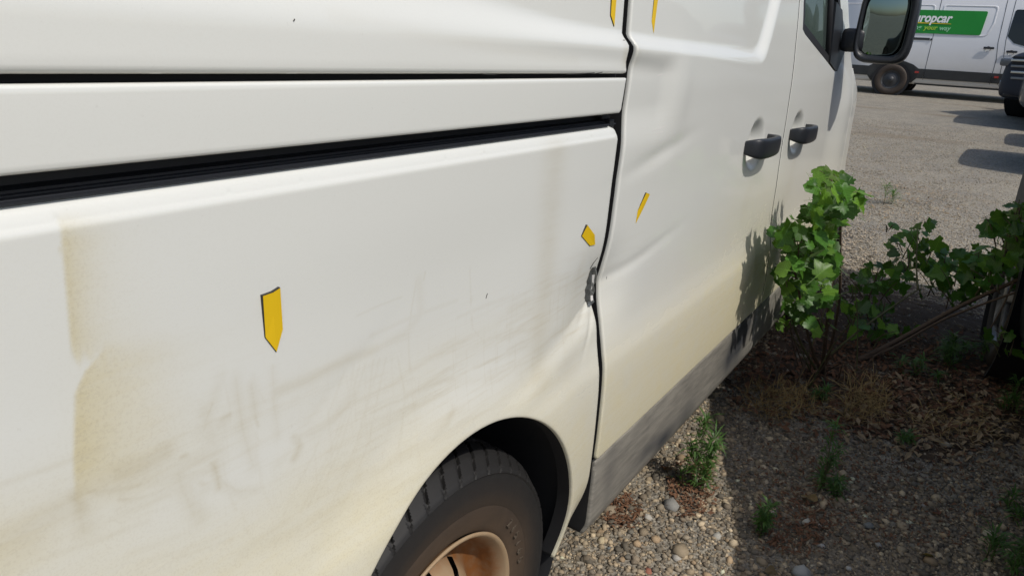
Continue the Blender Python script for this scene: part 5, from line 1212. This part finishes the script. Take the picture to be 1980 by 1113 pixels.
# dead leaves one can pick out
DEADM = [me.copy() for me in LEAVES[:4]]
for i, me in enumerate(DEADM): me.materials.clear(); me.materials.append(M['dead'] if i % 2 == 0 else M['rustleaf'])
def dead(px, py, size, k, label):
    p = at_g(px, py); o = bpy.data.objects.new('dead_leaf', DEADM[k]); C.objects.link(o); o.location = (p[0], p[1], p[2] + .012); o.scale = (size, size, size)
    o.rotation_euler = (random.gauss(0, .3), random.gauss(0, .3), random.random() * 6.28); tag(o, label, 'leaf', 'dead leaves lying on the ground')
for px, py, sz, k, lab in [(1556, 962, .05, 0, 'tan dead leaf lying left of the tall narrow weed'), (1805, 1082, .035, 1, 'orange dead leaf near the bottom right'), (1890, 812, .07, 0, 'large curled tan dead leaf at right among the litter'), (1795, 805, .05, 0, 'tan dead leaf in the middle of the dry litter'), (1690, 760, .06, 1, 'rusty dead leaf below the sprawling branches'), (1860, 760, .05, 1, 'reddish dead leaf left of the large curled one'), (1838, 820, .04, 0, 'small tan dead leaf above the long pale stone'), (1500, 1108, .03, 0, 'yellowish dead leaf at the bottom edge'), (1810, 1000, .035, 1, 'rusty dead leaf in the shaded gravel'), (1290, 915, .04, 1, 'rusty dead leaf on sunlit gravel beside the sill'), (1700, 690, .05, 0, 'tan dead leaf between the two bare branches')]:
    dead(px, py, sz, k, lab)

# litter: shreds of dry leaves, straw and twigs
def litter(name, n, region, mat, lsize, wsize, label, thick=False, zup=.35):
    v = []; f = []; k = 0
    while k < n:
        px = random.uniform(region[0], region[2]); py = random.uniform(region[1], region[3]); c = (region[0] + region[2]) / 2, (region[1] + region[3]) / 2
        e = ((px - c[0]) / (region[2] - region[0]) * 2) ** 2 + ((py - c[1]) / (region[3] - region[1]) * 2) ** 2
        if random.random() < e - .35: continue
        p = Vector(at_g(px, py)); L = random.uniform(*lsize); a = random.random() * 6.28; el = abs(random.gauss(0, zup)); d = Vector((math.cos(a) * math.cos(el), math.sin(a) * math.cos(el), math.sin(el))); s = Vector((-math.sin(a), math.cos(a), random.gauss(0, .4))) * random.uniform(*wsize)
        p.z += random.uniform(.004, .014); b = len(v); m_ = p + d * L * .5 + Vector((0, 0, random.uniform(0, .15) * L)); e_ = p + d * L
        v += [p, m_ + s, e_, m_ - s]; f.append((b, b + 1, b + 2, b + 3)); k += 1
    o = obj(name, mesh_np(name, [tuple(q) for q in v], f, False), mat); tag(o, label, 'litter', kind='stuff')
M['litter_pale'] = plain('pale_litter', (0.36, 0.30, 0.22), 0.9, 0.4, 35); M['litter_brown'] = plain('brown_litter', (0.17, 0.085, 0.045), 0.9, 0.5, 35); M['litter_tan'] = plain('tan_litter', (0.33, 0.245, 0.15), 0.9, 0.4, 35)
litter('leaf_litter', 2600, (1400, 640, 2010, 850), M['litter_brown'], (.012, .04), (.003, .012), 'brown leaf litter between the van and the black car')
litter('leaf_litter', 900, (1620, 720, 2010, 900), M['litter_tan'], (.012, .045), (.002, .010), 'tan leaf shreds at right under the branches')
litter('leaf_litter', 420, (1290, 890, 1380, 1010), M['litter_brown'], (.008, .025), (.002, .006), 'rusty litter round the sunlit weed')
litter('leaf_litter', 260, (1170, 960, 1240, 1030), M['litter_brown'], (.008, .03), (.0015, .005), 'rusty needles on gravel in front of the sill end')
litter('leaf_litter', 420, (1450, 960, 1620, 1080), M['litter_brown'], (.008, .03), (.001, .005), 'dark litter round the short shaded weed')
litter('leaf_litter', 900, (1600, 430, 1700, 600), M['litter_pale'], (.012, .03), (.004, .009), 'pale chips and dry leaves on the sunlit ground behind the sapling')
litter('leaf_litter', 320, (1630, 355, 1860, 425), M['litter_tan'], (.02, .05), (.002, .007), 'brown dry litter round the little weed on the lane')
litter('dry_straw', 500, (1430, 745, 1600, 820), M['straw'], (.04, .12), (.0008, .0018), 'yellow dry straw under the sapling', zup=.5)
litter('dry_straw', 500, (1620, 740, 1720, 830), M['straw'], (.04, .12), (.0008, .0018), 'yellow dry grass tuft below the branches', zup=.6)
litter('dry_straw', 350, (1740, 770, 1960, 860), M['straw'], (.03, .10), (.0008, .0018), 'dry straw scattered at right', zup=.25)
litter('leaf_litter', 1500, (1420, 820, 2010, 1060), M['litter_brown'], (.006, .022), (.001, .005), 'sparse brown crumbs over the shaded gravel')
litter('leaf_litter', 500, (1440, 830, 2010, 1113), M['litter_pale'], (.006, .016), (.001, .004), 'sparse pale crumbs over the shaded gravel')
litter('twigs', 70, (1440, 600, 1990, 800), M['bark'], (.08, .30), (.0015, .003), 'thin brown twigs lying in the litter', zup=.2)
